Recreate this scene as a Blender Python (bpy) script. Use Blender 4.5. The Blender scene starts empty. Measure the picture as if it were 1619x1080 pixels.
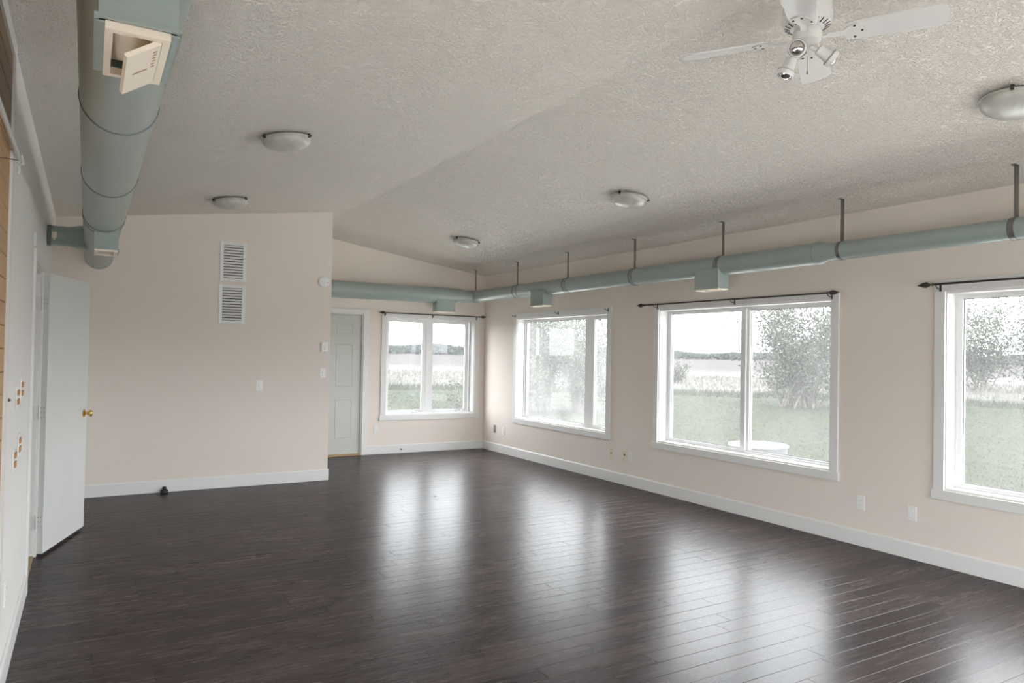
import bpy, math, random
from mathutils import Vector, Matrix

random.seed(7)
scene = bpy.context.scene
col = scene.collection

# ------------------------------------------------------------------ camera
cam_data = bpy.data.cameras.new('camera')
cam_data.sensor_fit = 'HORIZONTAL'
cam_data.sensor_width = 36.0
cam_data.lens = 36.0 * 1137.82 / 1619.0
cam_data.clip_start = 0.05
cam_data.clip_end = 3000
cam = bpy.data.objects.new('camera', cam_data)
col.objects.link(cam)
YAW, PITCH, ROLL = 0.5337, 0.0170, 0.0182
fwd = Vector((math.sin(YAW) * math.cos(PITCH), math.cos(YAW) * math.cos(PITCH), math.sin(PITCH)))
rgt = Vector((math.cos(YAW), -math.sin(YAW), 0))
upv = rgt.cross(fwd)
r2 = rgt * math.cos(ROLL) + upv * math.sin(ROLL)
u2 = upv * math.cos(ROLL) - rgt * math.sin(ROLL)
cam.matrix_world = Matrix(((r2.x, u2.x, -fwd.x, 0), (r2.y, u2.y, -fwd.y, 0), (r2.z, u2.z, -fwd.z, 1.52), (0, 0, 0, 1)))
scene.camera = cam

# ------------------------------------------------------------------ sky and exposure
SKY = 6.0
world = bpy.data.worlds.new('overcast_sky')
scene.world = world
world.use_nodes = True
bg = world.node_tree.nodes['Background']
bg.inputs[0].default_value = (0.93, 0.968, 1.0, 1)
bg.inputs[1].default_value = SKY
vs = scene.view_settings
vs.view_transform = 'Standard'
vs.look = 'None'
vs.exposure = 0.86
vs.gamma = 1.0
vs.use_curve_mapping = False
scene.cycles.max_bounces = 14
scene.cycles.diffuse_bounces = 8
scene.cycles.transparent_max_bounces = 16

# room dimensions in metres (floor z = 0)
XL, XR = -0.2913, 5.4921
YB, YP, YR = 10.1715, 8.378, -1.3
XP = 2.467
HL, HR, HRIDGE, XRIDGE = 2.788, 2.751, 3.1738, 2.6261
GZ = -0.45


def zc(x):
    if x < XRIDGE:
        return HL + (HRIDGE - HL) * (x - XL) / (XRIDGE - XL)
    return HRIDGE + (HR - HRIDGE) * (x - XRIDGE) / (XR - XRIDGE)


def portal(c, w, h, direction):
    """sampling guide for daylight entering through a window opening (emits nothing itself)"""
    l = bpy.data.lights.new('window_portal', 'AREA')
    l.shape = 'RECTANGLE'
    l.size, l.size_y = w, h
    l.cycles.is_portal = True
    o = bpy.data.objects.new('window_portal', l)
    o.location = c
    o.rotation_euler = Vector(direction).to_track_quat('-Z', 'Z').to_euler()
    col.objects.link(o)


for yc in (8.07, 4.99, 1.88):
    portal((XR + 0.20, yc, 1.3), 2.15, 1.46, (-1, 0, 0))
portal((4.575, YB + 0.20, 1.3), 1.47, 1.46, (0, -1, 0))
portal((2.6, YR - 0.20, 0.9), 5.2, 1.7, (0, 1, 0))
portal((XL - 0.20, 2.1, 0.75), 1.7, 1.42, (1, 0, 0))


# ------------------------------------------------------------------ materials
def srgb(r, g, b):
    f = lambda c: (c / 255 / 12.92) if c / 255 <= 0.04045 else ((c / 255 + 0.055) / 1.055) ** 2.4
    return (f(r), f(g), f(b), 1)


def new_mat(name):
    m = bpy.data.materials.new(name)
    m.use_nodes = True
    nt = m.node_tree
    return m, nt, nt.nodes['Principled BSDF'], nt.nodes, nt.links


def lin(c):
    return (c[0], c[1], c[2], 1)


def mat_plain(name, c, rough=0.5, metal=0.0, var=0.06, scale=6.0, bump=0.0, bscale=80.0, spec=0.5):
    m, nt, p, N, L = new_mat(name)
    tc = N.new('ShaderNodeTexCoord')
    no = N.new('ShaderNodeTexNoise')
    no.inputs['Scale'].default_value = scale
    no.inputs['Detail'].default_value = 4
    L.new(tc.outputs['Object'], no.inputs['Vector'])
    mx = N.new('ShaderNodeMix')
    mx.data_type = 'RGBA'
    mx.inputs['A'].default_value = lin([v * (1 - var) for v in c[:3]])
    mx.inputs['B'].default_value = lin([min(1, v * (1 + var)) for v in c[:3]])
    L.new(no.outputs['Fac'], mx.inputs['Factor'])
    L.new(mx.outputs['Result'], p.inputs['Base Color'])
    p.inputs['Roughness'].default_value = rough
    p.inputs['Metallic'].default_value = metal
    p.inputs['Specular IOR Level'].default_value = spec
    if bump:
        n2 = N.new('ShaderNodeTexNoise')
        n2.inputs['Scale'].default_value = bscale
        n2.inputs['Detail'].default_value = 3
        L.new(tc.outputs['Object'], n2.inputs['Vector'])
        b = N.new('ShaderNodeBump')
        b.inputs['Strength'].default_value = bump
        b.inputs['Distance'].default_value = 0.004
        L.new(n2.outputs['Fac'], b.inputs['Height'])
        L.new(b.outputs['Normal'], p.inputs['Normal'])
    return m


M = {}
M['wall'] = mat_plain('beige_wall_paint', (0.785, 0.715, 0.655), 0.65, var=0.02, scale=1.2, bump=0.08, bscale=160, spec=0.3)
M['left_wall'] = mat_plain('white_wall_paint', (0.85, 0.835, 0.815), 0.55, var=0.02, scale=1.2, bump=0.06, bscale=160, spec=0.3)
M['white'] = mat_plain('white_trim_paint', (0.76, 0.755, 0.75), 0.38, var=0.015, scale=3)
M['vinyl'] = mat_plain('white_vinyl', (0.80, 0.80, 0.80), 0.35, var=0.01)
M['door'] = mat_plain('pale_grey_green_door_paint', (0.55, 0.565, 0.535), 0.42, var=0.02, scale=2)
M['leaf_door'] = mat_plain('white_door_paint', (0.70, 0.71, 0.695), 0.42, var=0.02, scale=2)
M['duct'] = mat_plain('blue_green_duct_paint', (0.31, 0.365, 0.345), 0.28, var=0.07, scale=3.0, bump=0.05, bscale=25)
M['duct_band'] = mat_plain('duct_seam_paint', (0.12, 0.14, 0.14), 0.45, var=0.08)
M['galv'] = mat_plain('galvanised_strap', (0.22, 0.21, 0.19), 0.42, metal=0.75, var=0.25, scale=60)
M['cream'] = mat_plain('cream_plastic', (0.86, 0.77, 0.65), 0.45, var=0.03, scale=12)
M['ivory'] = mat_plain('ivory_plastic', (0.72, 0.66, 0.48), 0.4, var=0.03)
M['plate'] = mat_plain('white_plate_plastic', (0.82, 0.82, 0.81), 0.32, var=0.01)
M['grey_plate'] = mat_plain('grey_metal_plate', (0.30, 0.30, 0.29), 0.45, metal=0.4, var=0.1)
M['hinge'] = mat_plain('painted_hinge', (0.70, 0.70, 0.69), 0.35, var=0.05)
M['dark'] = mat_plain('dark_bronze', (0.055, 0.047, 0.042), 0.42, metal=0.5, var=0.2, scale=40)
M['black'] = mat_plain('black_rubber', (0.008, 0.008, 0.008), 0.55, var=0.2)
M['slot'] = mat_plain('dark_slot', (0.05, 0.045, 0.04), 0.6, var=0.1)
M['brass'] = mat_plain('polished_brass', (0.72, 0.47, 0.16), 0.18, metal=1.0, var=0.08, scale=30)
M['amber'] = mat_plain('amber_socket', (0.50, 0.22, 0.06), 0.45, var=0.15, scale=60)
M['chrome'] = mat_plain('mirror_bulb', (0.75, 0.72, 0.70), 0.08, metal=1.0, var=0.05)
M['fan'] = mat_plain('white_fan_enamel', (0.70, 0.69, 0.67), 0.35, var=0.015)
M['fan_ring'] = mat_plain('pale_green_glass_ring', (0.30, 0.40, 0.34), 0.2, var=0.1)
M['steel'] = mat_plain('brushed_steel', (0.45, 0.44, 0.42), 0.35, metal=0.9, var=0.1, scale=50)
M['rod_white'] = mat_plain('white_metal_rod', (0.70, 0.72, 0.70), 0.35, var=0.03)
M['cord'] = mat_plain('brown_cord', (0.20, 0.13, 0.09), 0.7, var=0.2)
M['oak'] = mat_plain('oak_threshold', (0.42, 0.29, 0.15), 0.5, var=0.2, scale=20)
M['subfloor'] = mat_plain('subfloor', (0.03, 0.026, 0.024), 0.8, var=0.1)
M['concrete'] = mat_plain('pale_concrete', (0.046, 0.049, 0.050), 0.8, var=0.1, scale=5)
M['bounce_gravel'] = mat_plain('pale_bounce_yard', (0.64, 0.615, 0.58), 0.9, var=0.1, scale=9)
M['reflector'] = mat_plain('pale_bounce_strip', (0.66, 0.64, 0.60), 0.9, var=0.1, scale=9)
M['lid'] = mat_plain('white_well_lid', (0.13, 0.133, 0.135), 0.5, var=0.05, scale=3)
M['bark'] = mat_plain('grey_willow_bark', (0.085, 0.075, 0.065), 0.85, var=0.3, scale=20)
M['debris'] = mat_plain('dry_leaf_scrap', (0.06, 0.04, 0.025), 0.8, var=0.3)


def mat_shade():
    m, nt, p, N, L = new_mat('frosted_glass_shade')
    p.inputs['Base Color'].default_value = (0.66, 0.66, 0.62, 1)
    p.inputs['Roughness'].default_value = 0.28
    tc = N.new('ShaderNodeTexCoord')
    no = N.new('ShaderNodeTexNoise')
    no.inputs['Scale'].default_value = 7
    no.inputs['Distortion'].default_value = 1.5
    L.new(tc.outputs['Object'], no.inputs['Vector'])
    cr = N.new('ShaderNodeValToRGB')
    cr.color_ramp.elements[0].position = 0.35
    cr.color_ramp.elements[0].color = (0.46, 0.46, 0.42, 1)
    cr.color_ramp.elements[1].position = 0.65
    cr.color_ramp.elements[1].color = (0.57, 0.57, 0.53, 1)
    L.new(no.outputs['Fac'], cr.inputs['Fac'])
    L.new(cr.outputs['Color'], p.inputs['Base Color'])
    return m


M['shade'] = mat_shade()


def mat_ceiling():
    m, nt, p, N, L = new_mat('stippled_ceiling_texture')
    p.inputs['Roughness'].default_value = 0.9
    p.inputs['Specular IOR Level'].default_value = 0.15
    tc = N.new('ShaderNodeTexCoord')
    n1 = N.new('ShaderNodeTexNoise')
    n1.inputs['Scale'].default_value = 34
    n1.inputs['Detail'].default_value = 3
    n1.inputs['Roughness'].default_value = 0.6
    n1.inputs['Distortion'].default_value = 2.2
    L.new(tc.outputs['Object'], n1.inputs['Vector'])
    ramp = N.new('ShaderNodeValToRGB')
    ramp.color_ramp.elements[0].position = 0.40
    ramp.color_ramp.elements[1].position = 0.56
    L.new(n1.outputs['Fac'], ramp.inputs['Fac'])
    b = N.new('ShaderNodeBump')
    b.inputs['Strength'].default_value = 0.9
    b.inputs['Distance'].default_value = 0.008
    L.new(ramp.outputs['Color'], b.inputs['Height'])
    L.new(b.outputs['Normal'], p.inputs['Normal'])
    n2 = N.new('ShaderNodeTexNoise')
    n2.inputs['Scale'].default_value = 2.5
    L.new(tc.outputs['Object'], n2.inputs['Vector'])
    mx = N.new('ShaderNodeMix')
    mx.data_type = 'RGBA'
    mx.inputs['A'].default_value = (0.93, 0.875, 0.805, 1)
    mx.inputs['B'].default_value = (0.96, 0.905, 0.84, 1)
    L.new(n2.outputs['Fac'], mx.inputs['Factor'])
    L.new(mx.outputs['Result'], p.inputs['Base Color'])
    return m


M['ceiling'] = mat_ceiling()


def mat_planks():
    m, nt, p, N, L = new_mat('dark_grey_brown_laminate')
    tc = N.new('ShaderNodeTexCoord')
    oi = N.new('ShaderNodeObjectInfo')
    gi = N.new('ShaderNodeNewGeometry')
    add = N.new('ShaderNodeMath')
    add.operation = 'ADD'
    L.new(oi.outputs['Random'], add.inputs[0])
    L.new(gi.outputs['Random Per Island'], add.inputs[1])
    fr = N.new('ShaderNodeMath')
    fr.operation = 'FRACT'
    L.new(add.outputs[0], fr.inputs[0])
    off = N.new('ShaderNodeMath')
    off.operation = 'MULTIPLY'
    off.inputs[1].default_value = 37.0
    L.new(fr.outputs[0], off.inputs[0])
    cmb = N.new('ShaderNodeCombineXYZ')
    L.new(off.outputs[0], cmb.inputs['X'])
    L.new(off.outputs[0], cmb.inputs['Z'])
    va = N.new('ShaderNodeVectorMath')
    va.operation = 'ADD'
    L.new(tc.outputs['Object'], va.inputs[0])
    L.new(cmb.outputs[0], va.inputs[1])
    mp = N.new('ShaderNodeMapping')
    mp.inputs['Scale'].default_value = (1.6, 24, 1)
    L.new(va.outputs[0], mp.inputs['Vector'])
    g1 = N.new('ShaderNodeTexNoise')
    g1.inputs['Scale'].default_value = 1.6
    g1.inputs['Detail'].default_value = 4
    g1.inputs['Roughness'].default_value = 0.5
    L.new(mp.outputs[0], g1.inputs['Vector'])
    ramp = N.new('ShaderNodeValToRGB')
    e = ramp.color_ramp.elements
    e[0].position = 0.28
    e[0].color = (0.034, 0.0255, 0.0262, 1)
    e[1].position = 0.75
    e[1].color = (0.064, 0.048, 0.0495, 1)
    L.new(g1.outputs['Fac'], ramp.inputs['Fac'])
    tone = N.new('ShaderNodeValToRGB')
    t = tone.color_ramp.elements
    t[0].color = (0.72, 0.71, 0.72, 1)
    t[1].color = (1.28, 1.19, 1.15, 1)
    L.new(fr.outputs[0], tone.inputs['Fac'])
    mul = N.new('ShaderNodeMix')
    mul.data_type = 'RGBA'
    mul.blend_type = 'MULTIPLY'
    mul.inputs['Factor'].default_value = 1
    L.new(ramp.outputs['Color'], mul.inputs['A'])
    L.new(tone.outputs['Color'], mul.inputs['B'])
    N.remove(p)
    df = N.new('ShaderNodeBsdfDiffuse')
    L.new(mul.outputs['Result'], df.inputs['Color'])
    gl = N.new('ShaderNodeBsdfGlossy')
    rr = N.new('ShaderNodeMapRange')
    rr.inputs['To Min'].default_value = 0.245
    rr.inputs['To Max'].default_value = 0.295
    L.new(g1.outputs['Fac'], rr.inputs['Value'])
    L.new(rr.outputs[0], gl.inputs['Roughness'])
    lw = N.new('ShaderNodeLayerWeight')
    lw.inputs[0].default_value = 0.5
    pw = N.new('ShaderNodeMath')
    pw.operation = 'POWER'
    pw.inputs[1].default_value = 5
    L.new(lw.outputs['Facing'], pw.inputs[0])
    fr2 = N.new('ShaderNodeMath')
    fr2.operation = 'MULTIPLY_ADD'
    fr2.inputs[1].default_value = 0.36
    fr2.inputs[2].default_value = 0.072
    L.new(pw.outputs[0], fr2.inputs[0])
    mxs = N.new('ShaderNodeMixShader')
    L.new(fr2.outputs[0], mxs.inputs[0])
    L.new(df.outputs[0], mxs.inputs[1])
    L.new(gl.outputs[0], mxs.inputs[2])
    b = N.new('ShaderNodeBump')
    b.inputs['Strength'].default_value = 0.03
    b.inputs['Distance'].default_value = 0.001
    L.new(g1.outputs['Fac'], b.inputs['Height'])
    L.new(b.outputs['Normal'], gl.inputs['Normal'])
    out = [n for n in N if n.type == 'OUTPUT_MATERIAL'][0]
    L.new(mxs.outputs[0], out.inputs['Surface'])
    return m


M['plank'] = mat_planks()


def mat_pine(name, a, bcol):
    m, nt, p, N, L = new_mat(name)
    tc = N.new('ShaderNodeTexCoord')
    oi = N.new('ShaderNodeObjectInfo')
    va = N.new('ShaderNodeVectorMath')
    va.operation = 'ADD'
    L.new(tc.outputs['Object'], va.inputs[0])
    L.new(oi.outputs['Random'], va.inputs[1])
    mp = N.new('ShaderNodeMapping')
    mp.inputs['Scale'].default_value = (8, 1.0, 16)
    L.new(va.outputs[0], mp.inputs['Vector'])
    g = N.new('ShaderNodeTexNoise')
    g.inputs['Scale'].default_value = 2.5
    g.inputs['Detail'].default_value = 5
    g.inputs['Distortion'].default_value = 0.6
    L.new(mp.outputs[0], g.inputs['Vector'])
    mx = N.new('ShaderNodeMix')
    mx.data_type = 'RGBA'
    mx.inputs['A'].default_value = a
    mx.inputs['B'].default_value = bcol
    L.new(g.outputs['Fac'], mx.inputs['Factor'])
    L.new(mx.outputs['Result'], p.inputs['Base Color'])
    p.inputs['Roughness'].default_value = 0.5
    return m


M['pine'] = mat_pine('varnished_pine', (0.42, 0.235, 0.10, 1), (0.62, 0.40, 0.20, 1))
M['pine_dark'] = mat_pine('brown_pine', (0.13, 0.075, 0.035, 1), (0.26, 0.155, 0.07, 1))  # darker tone for the boards above the rod


def mat_glass(name, haze):
    """thin clear pane: mostly see-through, mirror-like at grazing angles, a translucent veil standing in for glare"""
    m = bpy.data.materials.new(name)
    m.use_nodes = True
    nt = m.node_tree
    N, L = nt.nodes, nt.links
    N.clear()
    out = N.new('ShaderNodeOutputMaterial')
    tr = N.new('ShaderNodeBsdfTransparent')
    tr.inputs[0].default_value = (0.96, 0.97, 0.965, 1)
    gl = N.new('ShaderNodeBsdfGlossy')
    gl.inputs['Roughness'].default_value = 0.02
    lw = N.new('ShaderNodeLayerWeight')
    lw.inputs[0].default_value = 0.5
    pw = N.new('ShaderNodeMath')
    pw.operation = 'POWER'
    pw.inputs[1].default_value = 5
    L.new(lw.outputs['Facing'], pw.inputs[0])
    fr = N.new('ShaderNodeMath')
    fr.operation = 'MULTIPLY_ADD'
    fr.inputs[1].default_value = 0.7
    fr.inputs[2].default_value = 0.04
    L.new(pw.outputs[0], fr.inputs[0])
    m1 = N.new('ShaderNodeMixShader')
    L.new(fr.outputs[0], m1.inputs[0])
    L.new(tr.outputs[0], m1.inputs[1])
    L.new(gl.outputs[0], m1.inputs[2])
    df = N.new('ShaderNodeBsdfTranslucent')  # translucent haze washes out the view like veiling glare and scatters skylight
    df.inputs[0].default_value = (0.8, 0.8, 0.8, 1)
    tc = N.new('ShaderNodeTexCoord')
    no = N.new('ShaderNodeTexNoise')
    no.inputs['Scale'].default_value = 1.8
    no.inputs['Detail'].default_value = 5
    L.new(tc.outputs['Object'], no.inputs['Vector'])
    mr = N.new('ShaderNodeMapRange')
    mr.inputs['To Min'].default_value = haze * 0.3
    mr.inputs['To Max'].default_value = haze * 1.7
    L.new(no.outputs['Fac'], mr.inputs['Value'])
    m2 = N.new('ShaderNodeMixShader')
    L.new(mr.outputs[0], m2.inputs[0])
    L.new(m1.outputs[0], m2.inputs[1])
    L.new(df.outputs[0], m2.inputs[2])
    L.new(m2.outputs[0], out.inputs['Surface'])
    return m


M['glass'] = mat_glass('window_glass', 0.060)
M['dusty_veiled_glass'] = mat_glass('dusty_veiled_window_glass', 0.12)  # real dirt on the farthest window plus the glare veil


def mat_leaf(name, a, b):
    m, nt, p, N, L = new_mat(name)
    gi = N.new('ShaderNodeNewGeometry')
    mx = N.new('ShaderNodeMix')
    mx.data_type = 'RGBA'
    mx.inputs['A'].default_value = a
    mx.inputs['B'].default_value = b
    L.new(gi.outputs['Random Per Island'], mx.inputs['Factor'])
    L.new(mx.outputs['Result'], p.inputs['Base Color'])
    p.inputs['Roughness'].default_value = 0.7
    p.inputs['Specular IOR Level'].default_value = 0.2
    return m


M['leaf'] = mat_leaf('grey_green_willow_leaf', (0.041, 0.046, 0.034, 1), (0.077, 0.084, 0.065, 1))
M['leaf2'] = mat_leaf('fresh_green_leaf', (0.038, 0.050, 0.029, 1), (0.072, 0.086, 0.055, 1))
M['far_leaf'] = mat_leaf('far_tree_foliage', (0.038, 0.047, 0.038, 1), (0.053, 0.062, 0.050, 1))
M['far_forest'] = mat_leaf('hazed_forest_foliage', (0.038, 0.047, 0.044, 1), (0.048, 0.058, 0.053, 1))  # blue-grey tint puts the aerial haze into the foliage colour
M['grass'] = mat_leaf('meadow_grass', (0.040, 0.046, 0.030, 1), (0.052, 0.055, 0.041, 1))
M['straw'] = mat_leaf('pale_straw', (0.085, 0.080, 0.070, 1), (0.125, 0.118, 0.105, 1))


def mat_ground():
    m, nt, p, N, L = new_mat('meadow_ground')
    p.inputs['Roughness'].default_value = 0.95
    p.inputs['Specular IOR Level'].default_value = 0.05
    tc = N.new('ShaderNodeTexCoord')
    n1 = N.new('ShaderNodeTexNoise')
    n1.inputs['Scale'].default_value = 0.35
    n1.inputs['Detail'].default_value = 8
    n1.inputs['Roughness'].default_value = 0.7
    L.new(tc.outputs['Object'], n1.inputs['Vector'])
    ln = N.new('ShaderNodeVectorMath')
    ln.operation = 'LENGTH'
    L.new(tc.outputs['Object'], ln.inputs[0])
    n3 = N.new('ShaderNodeTexNoise')
    n3.inputs['Scale'].default_value = 0.05
    n3.inputs['Detail'].default_value = 4
    L.new(tc.outputs['Object'], n3.inputs['Vector'])
    ma = N.new('ShaderNodeMath')
    ma.operation = 'MULTIPLY_ADD'
    ma.inputs[1].default_value = 24
    L.new(n3.outputs['Fac'], ma.inputs[0])
    L.new(ln.outputs['Value'], ma.inputs[2])
    mr = N.new('ShaderNodeMapRange')
    mr.inputs['From Min'].default_value = 0
    mr.inputs['From Max'].default_value = 400
    L.new(ma.outputs[0], mr.inputs['Value'])
    zone = N.new('ShaderNodeValToRGB')
    e = zone.color_ramp.elements
    e[0].position = 0.0
    e[0].color = (0.027, 0.0275, 0.0165, 1)
    e[1].position = 0.125
    e[1].color = (0.022, 0.027, 0.015, 1)
    for pos, c in ((0.150, (0.066, 0.063, 0.057, 1)), (0.26, (0.068, 0.064, 0.060, 1)), (0.33, (0.036, 0.031, 0.030, 1)), (1.0, (0.036, 0.031, 0.031, 1))):
        el = zone.color_ramp.elements.new(pos)
        el.color = c
    L.new(mr.outputs[0], zone.inputs['Fac'])
    mot = N.new('ShaderNodeValToRGB')
    mot.color_ramp.elements[0].position = 0.3
    mot.color_ramp.elements[0].color = (0.86, 0.86, 0.84, 1)
    mot.color_ramp.elements[1].position = 0.7
    mot.color_ramp.elements[1].color = (1.18, 1.14, 1.16, 1)
    L.new(n1.outputs['Fac'], mot.inputs['Fac'])
    mul = N.new('ShaderNodeMix')
    mul.data_type = 'RGBA'
    mul.blend_type = 'MULTIPLY'
    mul.inputs['Factor'].default_value = 1
    L.new(zone.outputs['Color'], mul.inputs['A'])
    L.new(mot.outputs['Color'], mul.inputs['B'])
    L.new(mul.outputs['Result'], p.inputs['Base Color'])
    return m


M['ground'] = mat_ground()


# ------------------------------------------------------------------ mesh helpers
class MB:
    def __init__(self):
        self.v, self.f = [], []

    def quad(self, a, b, c, d):
        i = len(self.v)
        self.v += [tuple(a), tuple(b), tuple(c), tuple(d)]
        self.f.append((i, i + 1, i + 2, i + 3))

    def box(self, x0, x1, y0, y1, z0, z1):
        i = len(self.v)
        self.v += [(x0, y0, z0), (x1, y0, z0), (x1, y1, z0), (x0, y1, z0), (x0, y0, z1), (x1, y0, z1), (x1, y1, z1), (x0, y1, z1)]
        for q in ((0, 3, 2, 1), (4, 5, 6, 7), (0, 1, 5, 4), (1, 2, 6, 5), (2, 3, 7, 6), (3, 0, 4, 7)):
            self.f.append(tuple(i + k for k in q))
        return self

    def obox(self, c, ax, ay, az):
        """oriented box: centre and three half-extent vectors"""
        c, ax, ay, az = Vector(c), Vector(ax), Vector(ay), Vector(az)
        i = len(self.v)
        for sz in (-1, 1):
            for sx, sy in ((-1, -1), (1, -1), (1, 1), (-1, 1)):
                self.v.append(tuple(c + ax * sx + ay * sy + az * sz))
        for q in ((0, 3, 2, 1), (4, 5, 6, 7), (0, 1, 5, 4), (1, 2, 6, 5), (2, 3, 7, 6), (3, 0, 4, 7)):
            self.f.append(tuple(i + k for k in q))
        return self

    def bbox(self, x0, x1, y0, y1, z0, z1, b):
        """box with chamfered edges"""
        cx, cy, cz = (x0 + x1) / 2, (y0 + y1) / 2, (z0 + z1) / 2
        hx, hy, hz = (x1 - x0) / 2, (y1 - y0) / 2, (z1 - z0) / 2
        b = min(b, hx * 0.9, hy * 0.9, hz * 0.9)
        idx = {}
        for sx in (-1, 1):
            for sy in (-1, 1):
                for sz in (-1, 1):
                    for a in range(3):
                        p = [sx * (hx - b), sy * (hy - b), sz * (hz - b)]
                        p[a] = (sx * hx, sy * hy, sz * hz)[a]
                        idx[(sx, sy, sz, a)] = len(self.v)
                        self.v.append((cx + p[0], cy + p[1], cz + p[2]))
        for s in (-1, 1):
            self.f.append(tuple(idx[(s, y, z, 0)] for y, z in ((-1, -1), (1, -1), (1, 1), (-1, 1))))
            self.f.append(tuple(idx[(x, s, z, 1)] for x, z in ((-1, -1), (1, -1), (1, 1), (-1, 1))))
            self.f.append(tuple(idx[(x, y, s, 2)] for x, y in ((-1, -1), (1, -1), (1, 1), (-1, 1))))
        for s in (-1, 1):
            for t in (-1, 1):
                self.f.append((idx[(s, t, -1, 0)], idx[(s, t, 1, 0)], idx[(s, t, 1, 1)], idx[(s, t, -1, 1)]))
                self.f.append((idx[(s, -1, t, 0)], idx[(s, 1, t, 0)], idx[(s, 1, t, 2)], idx[(s, -1, t, 2)]))
                self.f.append((idx[(-1, s, t, 1)], idx[(1, s, t, 1)], idx[(1, s, t, 2)], idx[(-1, s, t, 2)]))
                for w in (-1, 1):
                    self.f.append((idx[(s, t, w, 0)], idx[(s, t, w, 1)], idx[(s, t, w, 2)]))
        return self

    def lathe(self, origin, axis, prof, n=24, caps=True):
        """prof: list of (distance along axis, radius)"""
        o, a = Vector(origin), Vector(axis).normalized()
        t = Vector((0, 0, 1)) if abs(a.z) < 0.9 else Vector((1, 0, 0))
        p = a.cross(t).normalized()
        q = a.cross(p)
        base = len(self.v)
        for d, r in prof:
            for k in range(n):
                an = 2 * math.pi * k / n
                self.v.append(tuple(o + a * d + (p * math.cos(an) + q * math.sin(an)) * r))
        for j in range(len(prof) - 1):
            for k in range(n):
                k2 = (k + 1) % n
                self.f.append((base + j * n + k, base + j * n + k2, base + (j + 1) * n + k2, base + (j + 1) * n + k))
        if caps:
            self.f.append(tuple(base + k for k in range(n))[::-1])
            self.f.append(tuple(base + (len(prof) - 1) * n + k for k in range(n)))
        return self

    def tube(self, pts, rad, n=8):
        """tube along points; rad a number or list"""
        pts = [Vector(p) for p in pts]
        rs = rad if isinstance(rad, (list, tuple)) else [rad] * len(pts)
        base = len(self.v)
        ref = None
        for i, p in enumerate(pts):
            d = (pts[min(i + 1, len(pts) - 1)] - pts[max(i - 1, 0)]).normalized()
            if ref is None:
                ref = d.cross(Vector((0, 0, 1)) if abs(d.z) < 0.9 else Vector((1, 0, 0))).normalized()
            ref = (ref - d * ref.dot(d)).normalized()
            q = d.cross(ref)
            for k in range(n):
                an = 2 * math.pi * k / n
                self.v.append(tuple(p + (ref * math.cos(an) + q * math.sin(an)) * rs[i]))
        for i in range(len(pts) - 1):
            for k in range(n):
                k2 = (k + 1) % n
                self.f.append((base + i * n + k, base + i * n + k2, base + (i + 1) * n + k2, base + (i + 1) * n + k))
        self.f.append(tuple(base + k for k in range(n))[::-1])
        self.f.append(tuple(base + (len(pts) - 1) * n + k for k in range(n)))
        return self

    def prism(self, poly, d):
        """poly: list of 3D points (planar), extruded by vector d"""
        d = Vector(d)
        n = len(poly)
        b = len(self.v)
        self.v += [tuple(p) for p in poly] + [tuple(Vector(p) + d) for p in poly]
        self.f.append(tuple(range(b, b + n))[::-1])
        self.f.append(tuple(range(b + n, b + 2 * n)))
        for k in range(n):
            k2 = (k + 1) % n
            self.f.append((b + k, b + k2, b + n + k2, b + n + k))
        return self

    def build(self, name, mat, parent=None, origin=None, smooth=False):
        po = WLOC.get(parent.name, Vector()) if parent else Vector()
        org = Vector(origin) if origin is not None else po
        me = bpy.data.meshes.new(name)
        me.from_pydata([(v[0] - org.x, v[1] - org.y, v[2] - org.z) for v in self.v], [], self.f)
        me.materials.append(M[mat])
        import bmesh
        bm = bmesh.new()
        bm.from_mesh(me)
        bmesh.ops.recalc_face_normals(bm, faces=bm.faces)
        bm.to_mesh(me)
        bm.free()
        if smooth:
            me.polygons.foreach_set('use_smooth', [True] * len(me.polygons))
            me.set_sharp_from_angle(angle=math.radians(38))
        o = bpy.data.objects.new(name, me)
        col.objects.link(o)
        o.location = org - po
        if parent:
            o.parent = parent
        WLOC[o.name] = org
        return o


WLOC = {}


def tag(o, label, cat, group=None, kind=None):
    o['label'] = label
    o['category'] = cat
    if group:
        o['group'] = group
    if kind:
        o['kind'] = kind
    return o


def thing(name, loc, label, cat, group=None, kind=None):
    o = bpy.data.objects.new(name, None)
    o.empty_display_size = 0.1
    o.location = loc
    col.objects.link(o)
    WLOC[o.name] = Vector(loc)
    return tag(o, label, cat, group, kind)


def copy_tree(o, delta, parent=None):
    c = o.copy()
    col.objects.link(c)
    if parent is None:
        c.location = Vector(o.location) + Vector(delta)
        WLOC[c.name] = WLOC[o.name] + Vector(delta)
    else:
        c.parent = parent
    for ch in o.children:
        copy_tree(ch, delta, c)
    return c


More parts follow.
